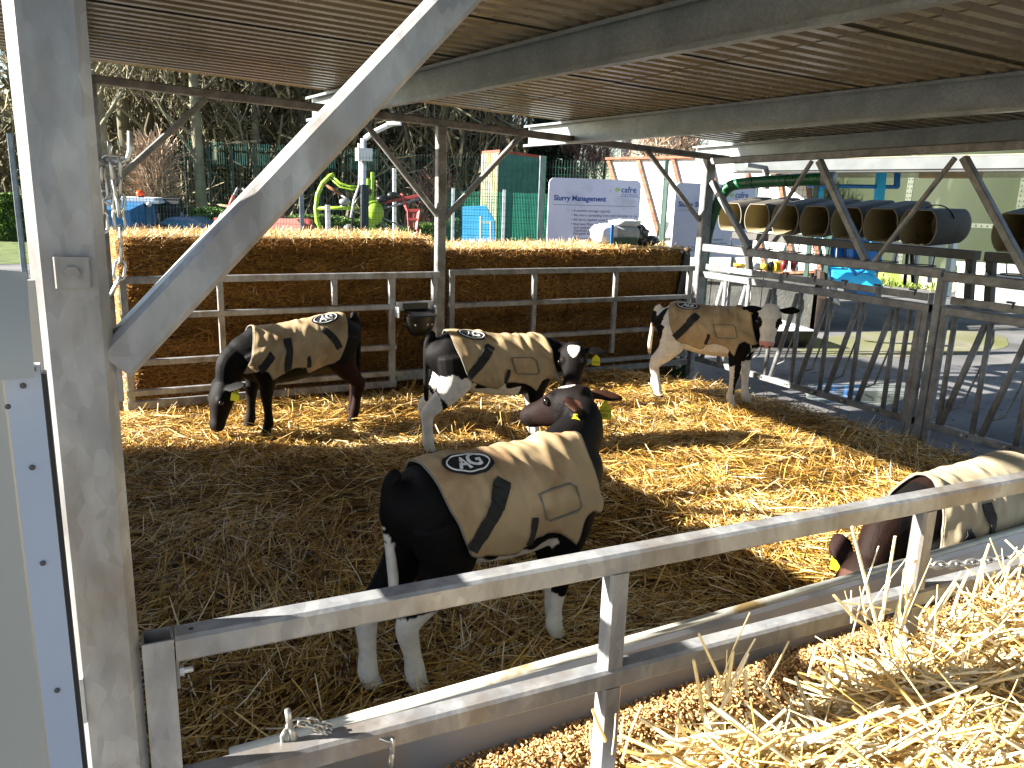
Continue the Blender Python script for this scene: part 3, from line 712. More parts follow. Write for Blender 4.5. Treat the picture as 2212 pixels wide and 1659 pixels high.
def text_geo(txt, size=1.0, align='CENTER', shear=0.0, font_bold=0.0):
    cu = bpy.data.curves.new('t', 'FONT'); cu.body = txt; cu.size = size; cu.align_x = align; cu.align_y = 'CENTER'; cu.shear = shear; cu.resolution_u = 3
    cu.offset = font_bold
    o = bpy.data.objects.new('t', cu); COL.objects.link(o)
    dg = bpy.context.evaluated_depsgraph_get(); dg.update(); me = o.evaluated_get(dg).to_mesh()
    V = [tuple(v.co) for v in me.vertices]; F = [tuple(p.vertices) for p in me.polygons]
    o.evaluated_get(dg).to_mesh_clear(); bpy.data.objects.remove(o); bpy.data.curves.remove(cu)
    return V, F
def catmull(A, m):
    A = np.asarray(A, float); out = []
    n = len(A)
    for i in range(n-1):
        p0, p1, p2, p3 = A[max(i-1, 0)], A[i], A[i+1], A[min(i+2, n-1)]
        for k in range(m):
            t = k/m; out.append(.5*((2*p1)+(p2-p0)*t+(2*p0-5*p1+4*p2-p3)*t*t+(-p0+3*p1-3*p2+p3)*t**3))
    out.append(A[-1]); return np.array(out)
def loft(bm, A, m=4, ns=16, expo=2.0):
    """A rows: x y z  rlat rver  latx laty latz"""
    C = catmull(A, m); n = len(C); rings = []
    for i in range(n):
        p = Vector(C[i, :3]); t = Vector(C[min(i+1, n-1), :3])-Vector(C[max(i-1, 0), :3]); t.normalize()
        l = Vector(C[i, 5:8]); l = (l-t*l.dot(t)).normalized(); q = l.cross(t)
        rings.append([bm.verts.new(p+l*(C[i, 3]*math.copysign(abs(math.cos(a))**(2/expo), math.cos(a)))+q*(C[i, 4]*math.copysign(abs(math.sin(a))**(2/expo), math.sin(a)))) for a in [2*math.pi*k/ns for k in range(ns)]])
    for i in range(n-1):
        for k in range(ns): bm.faces.new((rings[i][k], rings[i][(k+1) % ns], rings[i+1][(k+1) % ns], rings[i+1][k]))
    for i, sgn in ((0, -1), (n-1, 1)):
        t = (Vector(C[min(i+1, n-1), :3])-Vector(C[max(i-1, 0), :3])).normalized()
        c = bm.verts.new(Vector(C[i, :3])+t*sgn*min(C[i, 3], C[i, 4])*.55)
        for k in range(ns): bm.faces.new((rings[i][k], rings[i][(k+1) % ns], c))
    return C
YV = (0, 1, 0)
def sines(p, f, s=0.0):
    x, y, z = p[:, 0]*f, p[:, 1]*f, p[:, 2]*f
    return (np.sin(x+1.7*np.sin(y+s))+np.sin(1.3*y+1.5*np.sin(z*1.1+s*2))+np.sin(1.2*z+1.6*np.sin(x*.9+s*3)))/3
SX = 1.15
def calf(key, label, loc, rz, coat, poll, nose_dir, face_up, side, drop=0.0, ear_up=(0, 0), ear_fwd=0.0, fore=((0, 0), (0, 0)), hind=((0, 0), (0, 0)), neck_mid=None, badge=True,
         front_straps=False, tag_text=None, tag_sides=(1, -1), tail=None, rugm=None, zoff=0.0, tail_dir=None):
    root = thing('calf', label, 'calf', loc, 'young calves wearing tan rugs', rz); root.scale = tuple(SC)
    bm = bmesh.new(); CH = {}
    def T(x, y, z): return (x*SX, y, z-drop*(x+.42)/.84)
    tr = [(-.325, .70, .05, .06), (-.298, .675, .105, .11), (-.235, .645, .142, .148), (-.11, .605, .155, .178), (.05, .585, .16, .19), (.20, .59, .152, .19), (.32, .615, .128, .17), (.40, .625, .095, .13), (.44, .62, .06, .08)]
    CH['trunk'] = loft(bm, [T(x, 0, z)+(a, b)+YV for x, z, a, b in tr], ns=24)
    for nm, s, (dx, dy) in (('HL', 1, hind[0]), ('HR', -1, hind[1])):
        L = [(-.205, .088, .63, .078, .115), (-.195, .105, .50, .064, .105), (-.245, .105, .40, .047, .07), (-.315, .10, .315, .036, .046), (-.338, .098, .27, .033, .039), (-.325, .096, .17, .026, .029), (-.318, .096, .095, .031, .034), (-.305, .096, .05, .028, .030), (-.298, .096, .012, .034, .039)]
        CH[nm] = loft(bm, [T(x+dx*min(1, max(0, (.6-z)/.5))/SX, s*(y+dy*min(1, max(0, (.6-z)/.5))), z)[:2]+(z-(drop*.1 if z > .3 else 0), b, a)[:1]+(a_*1.12, b_*1.12)+YV for (x, y, z, a_, b_) in L for a, b in ((a_, b_),)])
    for nm, s, (dx, dy) in (('FL', 1, fore[0]), ('FR', -1, fore[1])):
        zs = 1-drop*.55
        L = [(.31, .085, .60, .055, .10), (.285, .105, .47, .05, .078), (.28, .10, .37, .038, .05), (.287, .095, .285, .034, .038), (.287, .093, .24, .029, .031), (.285, .092, .16, .0225, .025), (.287, .092, .09, .029, .032), (.30, .092, .05, .026, .028), (.308, .092, .012, .031, .037)]
        CH[nm] = loft(bm, [((x+dx*min(1, max(0, (.55-z)/.45))/SX)*SX, s*(y+dy*min(1, max(0, (.55-z)/.45))), z*zs if z > .3 else z*(1-drop*.2), a*1.12, b*1.12)+YV for (x, y, z, a, b) in L])
    # head frame
    n = Vector(nose_dir).normalized(); u = Vector(face_up); u = (u-n*u.dot(n)).normalized(); lat = u.cross(n)
    pl = Vector(poll)
    H = lambda t, d, l=0.0: pl+n*t+u*d+lat*l
    prof = [(-.025, -.068, .058, .056), (.02, -.064, .082, .069), (.07, -.066, .091, .075), (.118, -.070, .082, .073), (.17, -.076, .065, .061), (.215, -.079, .056, .051), (.255, -.081, .060, .048), (.288, -.083, .048, .037)]
    CH['head'] = loft(bm, [tuple(H(t, d))+(a, b)+tuple(lat) for t, d, a, b in prof], ns=20, expo=2.25)
    for s in (1, -1):   # brow and cheek bulges so the skull is not a plain tube
        c = H(.098, -.03, s*.062); bmesh.ops.create_uvsphere(bm, u_segments=10, v_segments=8, radius=.03, matrix=Matrix.Translation(c))
        c = H(.262, -.066, s*.031); bmesh.ops.create_uvsphere(bm, u_segments=10, v_segments=8, radius=.019, matrix=Matrix.Translation(c))
        c = H(.075, -.092, s*.053); bmesh.ops.create_uvsphere(bm, u_segments=10, v_segments=8, radius=.038, matrix=Matrix.Translation(c))
    # neck
    b0 = Vector((.27*SX, 0, .655-drop*.8)); b1 = H(.03, -.085)
    nm_ = Vector(neck_mid) if neck_mid else b0.lerp(b1, .55)+Vector((.02, 0, .01))
    CH['neck'] = loft(bm, [tuple(b0)+(.10, .16)+YV, tuple(b0.lerp(nm_, .5))+(.092, .132)+YV, tuple(nm_)+(.078, .105)+tuple((Vector(YV)+lat*.5).normalized()), tuple(nm_.lerp(b1, .6))+(.066, .086)+tuple(lat), tuple(b1)+(.06, .07)+tuple(lat)], ns=18)
    # ears
    ears = {}
    for s, eu in ((1, ear_up[0]), (-1, ear_up[1])):
        o = H(.012, -.045, s*.066); d = (lat*s*.93-n*(.32-ear_fwd)+u*(-.18+eu)).normalized(); wv = (n*.55+u*.35-n*ear_fwd*.2); wv = (wv-d*wv.dot(d)).normalized(); nrm = d.cross(wv)
        E = []
        for t, w_ in ((0, .022), (.03, .036), (.07, .048), (.11, .044), (.14, .027), (.155, .010)):
            E.append(tuple(o+d*t-u*(.9*t*t))+(w_, .0085)+tuple(wv))
        nmE = 'earL' if s == 1 else 'earR'; CH[nmE] = loft(bm, E, ns=12); ears[s] = (o, d, wv, nrm)
    # tail
    tb = Vector(T(-.31, 0, .765))
    td = tail_dir or (0, 0)
    tl = [tuple(tb)+(.026, .026)+YV, tuple(tb+Vector((-.03, 0, -.02)))+(.024, .024)+YV, tuple(tb+Vector((-.05+td[0]*.2, td[1]*.2, -.10)))+(.021, .021)+YV, tuple(tb+Vector((-.05+td[0]*.6, td[1]*.6, -.22)))+(.018, .018)+YV, tuple(tb+Vector((-.048+td[0], td[1], -.33)))+(.02, .02)+YV, tuple(tb+Vector((-.045+td[0], td[1], -.42)))+(.015, .015)+YV]
    CH['tail'] = loft(bm, tl, ns=10)
    me = bpy.data.meshes.new('body'); bm.to_mesh(me); bm.free()
    tmp = bpy.data.objects.new('tmp', me); COL.objects.link(tmp)
    md = tmp.modifiers.new('r', 'REMESH'); md.mode = 'VOXEL'; md.voxel_size = .0075; md.use_smooth_shade = True
    ms = tmp.modifiers.new('s', 'SMOOTH'); ms.factor = .5; ms.iterations = 5
    dg = bpy.context.evaluated_depsgraph_get(); dg.update(); me2 = bpy.data.meshes.new_from_object(tmp.evaluated_get(dg)); bpy.data.objects.remove(tmp)
    me2.name = 'body'; nv = len(me2.vertices); P = np.empty(nv*3, np.float32); me2.vertices.foreach_get('co', P); P = P.reshape(-1, 3).astype(float)
    # nearest chain per vertex
    best = np.full(nv, 1e9); bid = np.zeros(nv, int); bt = np.zeros(nv); names = list(CH)
    for ci, nmc in enumerate(names):
        C = CH[nmc]
        for i in range(0, len(C)):
            dd = np.linalg.norm(P-C[i, :3], axis=1)/max(.5*(C[i, 3]+C[i, 4]), .02); k = dd < best
            best[k] = dd[k]; bid[k] = ci; bt[k] = i/(len(C)-1)
    part = np.array(names)[bid]
    hv = P-np.array(pl); hd = np.stack([hv@np.array(n), hv@np.array(u), hv@np.array(lat)], 1)
    col = coat(P, part, bt, hd)
    # hooves, nostrils, muzzle edge
    for s in (1, -1):
        o_, d_, w_, n_ = [np.array(q) for q in ears[s]]; n_ = n_ if n_@np.array(n)+.6*n_[2] > 0 else -n_
        k = (part == ('earL' if s == 1 else 'earR')); rel = P-o_; k &= ((rel-(rel@d_)[:, None]*d_)@n_ > .002-.9*(rel@d_)**2*(np.array(u)@n_)) & (np.abs(rel@w_) < .034) & (rel@d_ > .02); col[k] = hx('3c251b') if coat not in (coat4, coat5) else hx('2a1d1a')
    leg = np.isin(part, ['HL', 'HR', 'FL', 'FR'])
    col[leg & (P[:, 2] < .035)] = hx('2b241c')
    col *= (1+.10*sines(P, 55, 2)+.08*sines(P, 140, 1))[:, None]
    head = part == 'head'
    for s in (1, -1):
        no = ((hd[:, 0]-.292)/.012)**2+((hd[:, 1]+.062)/.009)**2+((hd[:, 2]-s*.027)/.012)**2
        col[head & (no < 1.3)] = hx('120c0a')
        ey = ((hd[:, 0]-.103)/.026)**2+((hd[:, 1]+.030)/.018)**2+((hd[:, 2]-s*.088)/.03)**2
        col[head & (ey < 1)] = hx('1a1210')
    col[head & (np.abs(hd[:, 1]+.094) < .004) & (hd[:, 0] > .22)] *= .35
    a = me2.attributes.new('coat', 'FLOAT_COLOR', 'POINT'); a.data.foreach_set('color', np.concatenate([np.clip(col, .002, .9), np.ones((nv, 1))], 1).astype(np.float32).ravel())
    me2.materials.clear(); me2.materials.append(FUR); me2.polygons.foreach_set('use_smooth', [True]*len(me2.polygons))
    body = bpy.data.objects.new('body', me2); COL.objects.link(body); body.parent = root
    tri = BVHTree.FromPolygons([tuple(v) for v in P], [tuple(p.vertices) for p in me2.polygons])
    def local(mb, nm, m, par, smooth=True):
        o = MB.build(mb, nm, m, None, smooth); o.parent = par; return o
    for s in (1, -1):
        c = H(.108, -.030, s*.0865); local(MB().ball(c, .0165, 14, 10), 'eye', EYE, root)
    # ---- rug: draped over the body by casting towards the spine
    ns_, nw = 72, 73; G = np.zeros((ns_, nw)); TH = np.zeros((ns_, nw)); XX = np.zeros((ns_, nw)); ZC = np.zeros(ns_)
    hs = np.array([0, .05, .16, .28, .36, .5, .62, .72, .80, .88, 1.0])
    hw = np.array([112, 124, 131, 133, 121, 117, 119, 132, 112, 104, 118]) if not front_straps else np.array([112, 124, 131, 133, 119, 118, 122, 126, 112, 106, 122])
    for i in range(ns_):
        s = i/(ns_-1); tm = np.interp(s, hs, hw)+(2.0*math.sin(s*17+len(label)))
        for j in range(nw):
            th = (2*j/(nw-1)-1)*tm; q = abs(th)/120
            x = (-.24+.10*q**2)*(1-s)+(.315+.085*q)*s; XX[i, j] = x*SX; TH[i, j] = R_(th)
            zc = .60-drop*(x+.42)/.84; dr = Vector((0, math.sin(R_(th)), math.cos(R_(th)))); far = .42 if abs(th) < 118 else .30
            h = tri.ray_cast(Vector((x*SX, 0, zc))+dr*far, -dr, far)
            G[i, j] = (far-h[3]) if h[0] is not None and (far-h[3]) > .02 else .15
    G = np.minimum(G, .285)
    cap = np.where(np.abs(np.degrees(TH)) < 80, .192, .285); cap[int(ns_*.78):] = np.minimum(cap[int(ns_*.78):], .212); G = np.minimum(G, cap)
    base = G.copy()
    for _ in range(14):
        A = G.copy(); A[1:-1] = (G[:-2]+G[1:-1]+G[2:])/3; B_ = A.copy(); B_[:, 1:-1] = (A[:, :-2]+A[:, 1:-1]+A[:, 2:])/3
        G = np.maximum(B_, base)
    for _ in range(2):
        A = G.copy(); A[1:-1] = (G[:-2]+2*G[1:-1]+G[2:])/4; A[:, 1:-1] = (A[:, :-2]+2*A[:, 1:-1]+A[:, 2:])/4; G = np.maximum(A, base)
    G += .014
    seed = len(label)*1.37
    for i in range(ns_):
        for j in range(nw):
            s = i/(ns_-1); th = TH[i, j]
            wr = max(0, noise.noise(Vector((s*15+seed, th*1.3, seed))))*.019*(.35+.65*math.exp(-((s-.78)/.22)**2)+.3*math.exp(-((s-.35)/.15)**2))
            wr += max(0, noise.noise(Vector((s*5+th*2.2+seed, th*1.1-s*6, 4))))*.014
            G[i, j] += wr
    RP = np.zeros((ns_, nw, 3))
    for i in range(ns_):
        for j in range(nw):
            x = XX[i, j]; zc = .60-drop*(x/SX+.42)/.84
            RP[i, j] = (x, math.sin(TH[i, j])*G[i, j], zc+math.cos(TH[i, j])*G[i, j])
    I = (np.arange(ns_-1)[:, None]*nw+np.arange(nw-1)[None]).ravel(); Q = np.stack([I, I+nw, I+nw+1, I+1], 1)
    rug = fast_mesh('rug', RP.reshape(-1, 3), Q, mat=rugm or RUG, smooth=True); rug.parent = root
    sd = rug.modifiers.new('t', 'SOLIDIFY'); sd.thickness = .004; sd.offset = 1
    def on_rug(s, deg, off=.006):
        """a point on the rug cloth: s along the body, deg round it from the spine"""
        fi = max(0, min(ns_-1.001, s*(ns_-1))); i = int(fi); f = fi-i
        tm = (1-f)*TH[i, -1]+f*TH[i+1, -1]; fj = (R_(deg)/tm+1)/2*(nw-1); fj = max(0, min(nw-1.001, fj)); j = int(fj); g_ = fj-j
        p = (1-f)*((1-g_)*RP[i, j]+g_*RP[i, j+1])+f*((1-g_)*RP[i+1, j]+g_*RP[i+1, j+1])
        e1 = RP[i+1, j]-RP[i, j]; e2 = RP[i, j+1]-RP[i, j]; nn = np.cross(e1, e2); nn = nn/np.linalg.norm(nn)
        if nn@np.array((0, math.sin(R_(deg)), math.cos(R_(deg)))) < 0: nn = -nn
        return Vector(p+nn*off)
    def edge(pts, nm='piping', r=.0045): local(MB().tube(pts, r, 6), nm, PIPING, rug)
    edge([Vector(RP[0, j]) for j in range(nw)]); edge([Vector(RP[-1, j]) for j in range(nw)])
    for j in (0, -1): edge([Vector(RP[i, j]) for i in range(ns_)])
    def strap(pts, wd=.042, nm='strap', m=BLACKR, th=.003, free=0):
        """pts: (s, deg) along the strap"""
        k = 12*(len(pts)-1); cs = catmull(np.array(pts), 12); V = []
        ctr = [on_rug(a, b*side, .0085) for a, b in cs]
        for i, c in enumerate(ctr):
            t = (ctr[min(i+1, len(ctr)-1)]-ctr[max(i-1, 0)]).normalized()
            up = (on_rug(cs[i][0], cs[i][1]*side, .03)-c).normalized(); sv = t.cross(up).normalized()
            for o_ in (0, th): V += [c-sv*wd/2+up*o_, c+sv*wd/2+up*o_]
        b = MB(); n_ = len(ctr)
        F = []
        for i in range(n_-1):
            a0, a1 = i*4, i*4+4
            F += [(a0, a0+1, a1+1, a1), (a0+3, a0+2, a1+2, a1+3), (a0+1, a0+3, a1+3, a1+1), (a0+2, a0, a1, a1+2)]
        F += [(0, 2, 3, 1), ((n_-1)*4, (n_-1)*4+1, (n_-1)*4+3, (n_-1)*4+2)]
        b.add(V, F); return local(b, nm, m, rug, False)
    # badge: black oval, white ring, white letters
    if badge:
        bs, bd = .225, 20
        def on_badge(px, py, off):   # px along the body (m), py towards the spine (m)
            return on_rug(bs-px*side*-1/(.72*SX)*(-1)*1.0*(-1) if False else bs+px*(1 if side < 0 else -1)/(.555*SX)*(1), (bd-math.degrees(py/.2))*side, off)
        b = MB(); n_ = 36
        rr = (0, .35, .7, 1)
        for r_ in rr:
            for k in range(n_): a_ = 2*math.pi*k/n_; b.v.append(on_badge(.098*r_*math.cos(a_), .055*r_*math.sin(a_), .0085))
        for q in range(len(rr)-1):
            for k in range(n_): b.f.append((q*n_+k, q*n_+(k+1) % n_, (q+1)*n_+(k+1) % n_, (q+1)*n_+k)); b.m.append(0)
        bo = local(b, 'badge', BADGEB, rug)
        local(MB().tube([on_badge(.080*math.cos(2*math.pi*k/40), .041*math.sin(2*math.pi*k/40), .0095) for k in range(40)], .0028, 5, closed=True), 'badge_ring', BADGEW, bo)
        for txt, ox, oy, sz in (('A', -.022, -.003, .074), ('G', .022, .002, .076)):
            V, F = text_geo(txt, sz, font_bold=.0018, shear=.12); b = MB(); b.add([on_badge(x+ox, y+oy, .0105+(.0008 if txt == 'G' else 0)) for x, y, z in V], F); local(b, 'letter', BADGEW, bo, False)
    if not front_straps:
        strap([(.36, 46), (.25, 70), (.12, 92), (.0, 108)], .056); strap([(.345, 49), (.25, 69)], .062, 'strap_end', th=.007)
        strap([(.46, 92), (.43, 104), (.37, 119)], .026)
        edge([on_rug(a_, b_*side, .010) for a_, b_ in [(.53, 68), (.62, 66), (.76, 64), (.80, 69), (.80, 94), (.77, 99), (.56, 100), (.535, 97), (.53, 68)]], 'pocket_seam', .004)
    else:
        strap([(.28, 46), (.17, 66), (.06, 92)], .048); strap([(.66, 50), (.63, 75), (.60, 100), (.585, 118)], .05); strap([(.80, 78), (.86, 100), (.90, 104)], .05, 'velcro_strap')
        strap([(.40, 96), (.36, 108), (.33, 120)], .028)
    # ear tags
    for s in tag_sides:
        o, d, wv, nrm = ears[s]; c = o+d*(.14 if key == 'c3' and s == 1 else .085)-u*.012; dn = Vector((0, 0, -1)) if key != 'c1' else (Vector((0, 0, -1))*.4-n*-.4).normalized()
        back = Vector(rzinv(rz, CP-Vector(loc)-c)); face = (back-dn*back.dot(dn)).normalized()
        if nrm.dot(face) < 0: nrm = -nrm
        c = c+face*.016+dn*.012; sv = dn.cross(face).normalized()
        out = [(-.008, 0), (.008, 0), (.010, .014), (.024, .026), (.028, .075), (-.028, .075), (-.024, .026), (-.010, .014)]
        tgo = local(MB().prism([c+sv*a_+dn*b_ for a_, b_ in out], face*.0022), 'ear_tag', TAGM, body, False)
        local(MB().ball(c+dn*.004+face*.003, .004, 8, 5), 'stud', TAGM, tgo)
        if tag_text:
            for txt, yy, sz in tag_text:
                V, F = text_geo(txt, sz); b = MB(); b.add([c-sv*(-x)*(1)*SGN+dn*(yy-y)+face*.0030 for x, y, z in V], F); local(b, 'lettering', INK, tgo, False)
    return root
SGN = -1
def rzinv(rz, v): c, s = math.cos(-rz), math.sin(-rz); return (v.x*c-v.y*s, v.x*s+v.y*c, v.z)
def dirl(rz, v): return rzinv(rz, Vector(v))
SC = [1, 1, 1]
def setsc(*s): SC[:] = s
def ptl(loc, rz, p): q = rzinv(rz, Vector(p)-Vector(loc)); return tuple(a/b for a, b in zip(q, SC))
BLK, WHT, BRN = np.array(hx('0d0b0b')), np.array(hx('d9d3c8')), np.array(hx('3a2119'))
def blend(col, mask, c): col[mask] = c
def coat3(P, part, t, hd):
    c = np.tile(BLK, (len(P), 1)).astype(float); w = .035*sines(P, 38, 1)
    leg = np.isin(part, ['HL', 'HR']); c[leg & (P[:, 2] < .31+w)] = WHT
    leg = np.isin(part, ['FL', 'FR']); c[leg & (P[:, 2] < .225+w)] = WHT
    c[(part == 'tail') & (t > .36)] = WHT
    c[(part == 'trunk') & (P[:, 2] < .445+w) & (np.abs(P[:, 1]) < .13)] = WHT*.9
    h = part == 'head'; c[h] = np.array(hx('120d0c')); c[h & (hd[:, 0] > .10)] = np.array(hx('1a0f0d'))
    c[h & (((hd[:, 0]-.055)/.04)**2+((hd[:, 2]+.0)/.034)**2 < 1+8*w) & (hd[:, 1] > -.035)] = WHT
    c[np.isin(part, ['earL', 'earR'])] = np.array(hx('150e0d')); c[h & (hd[:, 0] > .255)] = np.array(hx('1a1211'))
    return c
def coat2(P, part, t, hd):
    c = np.tile(BLK, (len(P), 1)).astype(float); w = .04*sines(P, 34, 4)
    leg = np.isin(part, ['HL', 'HR']); c[leg & (P[:, 2] < .50+w)] = WHT; c[leg & (np.abs(P[:, 0]+.36+.5*(P[:, 2]-.4)) < .012+.3*w) & (P[:, 2] > .25)] = BLK
    leg = np.isin(part, ['FL', 'FR']); c[leg & (P[:, 2] < .15+w)] = WHT; c[leg & (np.abs(P[:, 1]) < .085)] = WHT
    c[(part == 'trunk') & (P[:, 2] < .43+w) & (P[:, 0] < .2)] = WHT
    h = part == 'head'; c[h] = np.array(hx('110c0b')); c[h & (hd[:, 0] > .225)] = np.array(hx('332522'))
    x, y = (hd[:, 0]-.04)/.046, hd[:, 2]/.036; c[h & (hd[:, 1] > -.06) & (x*x+(y-.0)**2*(1+.8*x) < 1) & (x > -.85)] = WHT
    c[h & (hd[:, 1] < -.06) & (hd[:, 0] > .06) & (hd[:, 0] < .2)] = np.array(hx('28140e'))
    return c
def coat1(P, part, t, hd):
    c = np.tile(BLK*.85, (len(P), 1)).astype(float); w = .03*sines(P, 40, 3)
    leg = np.isin(part, ['HL', 'HR']); c[leg & (P[:, 2] < .45+w) & (P[:, 0] > -.39)] = np.array(hx('220f09'))
    c[(part == 'head') & (hd[:, 0] > .1)] = np.array(hx('120d0c'))
    return c
def coat4(P, part, t, hd):
    c = np.tile(WHT, (len(P), 1)).astype(float); w = .04*sines(P, 36, 6)
    tr = np.isin(part, ['trunk', 'HL', 'HR']); c[tr & (P[:, 0] < -.30+w) & (P[:, 0] > -.46+w) & (P[:, 2] > .50) & (P[:, 2] < .72+w)] = BLK
    c[(part == 'tail') & (t < .42+w)] = np.array(hx('6a3a22')); c[(part == 'tail') & (t > .5)] = np.array(hx('c9b49c'))
    f = np.isin(part, ['FL', 'FR']); c[f & (P[:, 2] > .36+1.6*w)] = BLK; c[(part == 'FR') & (P[:, 0] < .318*SX-.3*np.abs(w)) & (P[:, 2] > .12) & (P[:, 0] > .27*SX)] = BLK
    c[(part == 'trunk') & (P[:, 0] > .26*SX+w) & (P[:, 2] > .50)] = BLK; c[(part == 'neck') & (P[:, 2] > .52+w)] = BLK; c[f & (P[:, 0] > .36*SX+w)] = WHT
    h = part == 'head'
    for s in (1, -1): c[h & (((hd[:, 0]-.112)/.047)**2+((hd[:, 1]+.040)/.045)**2+((hd[:, 2]-s*.072)/.036)**2 < 1+4*w)] = BLK
    c[h & (hd[:, 0] > .258) & (hd[:, 1] > -.098)] = PINK; c[np.isin(part, ['earL', 'earR'])] = BLK
    c[(part == 'trunk') & (P[:, 2] < .44)] = np.array(hx('cdbfa4'))
    return c
def coat5(P, part, t, hd):
    c = np.tile(np.array(hx('1c100b')), (len(P), 1)).astype(float); w = .03*sines(P, 40, 2)
    c[np.isin(part, ['trunk', 'FL', 'FR', 'HL', 'HR'])] = BLK; c[(part == 'neck') & (P[:, 2] < .40+w)] = np.array(hx('3a2a1f'))
    c[np.isin(part, ['FL', 'FR']) & (P[:, 2] < .2+w)] = WHT; h = part == 'head'; c[h & (hd[:, 0] > .03)] = np.array(hx('4a3027')); c[h & (hd[:, 0] < .05) & (hd[:, 1] < -.05)] = np.array(hx('100b09'))
    c[np.isin(part, ['earL', 'earR'])] = np.array(hx('100b09'))
    return c
def make_calves():
    # front calf, facing right, head turned back over its left shoulder
    setsc(.975, .97, 1.05); L, A = (1.20, 2.36, 0), R_(7)
    calf('c3', 'black and white calf nearest the front gate, head turned back, white hind legs', L, A, coat3, ptl(L, A, (1.70, 2.57, .972)), dirl(A, (-.42, .84, -.30)), (0, 0, 1), -1,
         hind=((-.085, -.05), (.05, -.045)), fore=((.05, -.035), (-.02, -.05)), neck_mid=ptl(L, A, (1.665, 2.46, .83)), ear_up=(.05, -.05), ear_fwd=-.45,
         tag_text=(('UK', .028, .010), ('060030', .040, .013), ('7385 1', .059, .020)), tag_sides=(1, -1), tail_dir=(.02, -.02))
    setsc(1.03, 1.0, 1.06); L, A = (2.36, 4.70, 0), R_(-6)
    calf('c2', 'black calf with heart shaped white forehead facing the camera, middle of the pen', L, A, coat2, ptl(L, A, (2.885, 4.44, .725)), dirl(A, (-.30, -.46, -.84)), dirl(A, (-.45, -.7, .5)), -1,
         drop=.09, hind=((.0, .0), (-.05, .0)), fore=((.05, 0), (.0, .0)), neck_mid=ptl(L, A, (2.86, 4.58, .62)), ear_up=(.12, .12), ear_fwd=.3,
         tag_text=(('7379', .056, .022),), tag_sides=(1, -1))
    L, A = (1.375, 5.62, 0), R_(189)
    calf('c1', 'all black calf with its head down grazing on straw by the left back gate', L, A, coat1, ptl(L, A, (.74, 5.50, .40)), dirl(A, (-.30, -.12, -.94)), dirl(A, (-.9, -.25, .3)), 1,
         drop=.10, hind=((.04, .0), (-.05, .02)), fore=((-.02, 0), (.04, .0)), neck_mid=ptl(L, A, (.86, 5.53, .52)), ear_up=(-.05, -.05), front_straps=True, tag_sides=(1,))
    L, A = (4.62, 5.13, 0), R_(-53)
    calf('c4', 'white faced calf with black eye patches standing by the far corner', L, A, coat4, ptl(L, A, (4.85, 4.615, .885)), dirl(A, (-.30, -.26, -.92)), dirl(A, (-.70, -.60, .40)), -1,
         hind=((-.02, .0), (.05, .0)), fore=((.05, 0), (-.04, .0)), neck_mid=ptl(L, A, (4.885, 4.70, .75)), ear_up=(.38, .05), ear_fwd=.25, tag_sides=(-1,), tail_dir=(-.04, .05))
    L, A = (3.14, 1.79, -.13), R_(183)
    calf('c5', 'brown necked calf at the right edge with its head down behind the trough', L, A, coat5, ptl(L, A, (2.42, 1.76, .42)), dirl(A, (-.42, -.05, -.85)), dirl(A, (-.85, .0, .4)), 1,
         drop=.02, neck_mid=ptl(L, A, (2.60, 1.78, .50)), ear_up=(-.05, -.05), ear_fwd=-.4, front_straps=True, tag_sides=(1, -1), rugm=RUGP, badge=False)
make_calves()
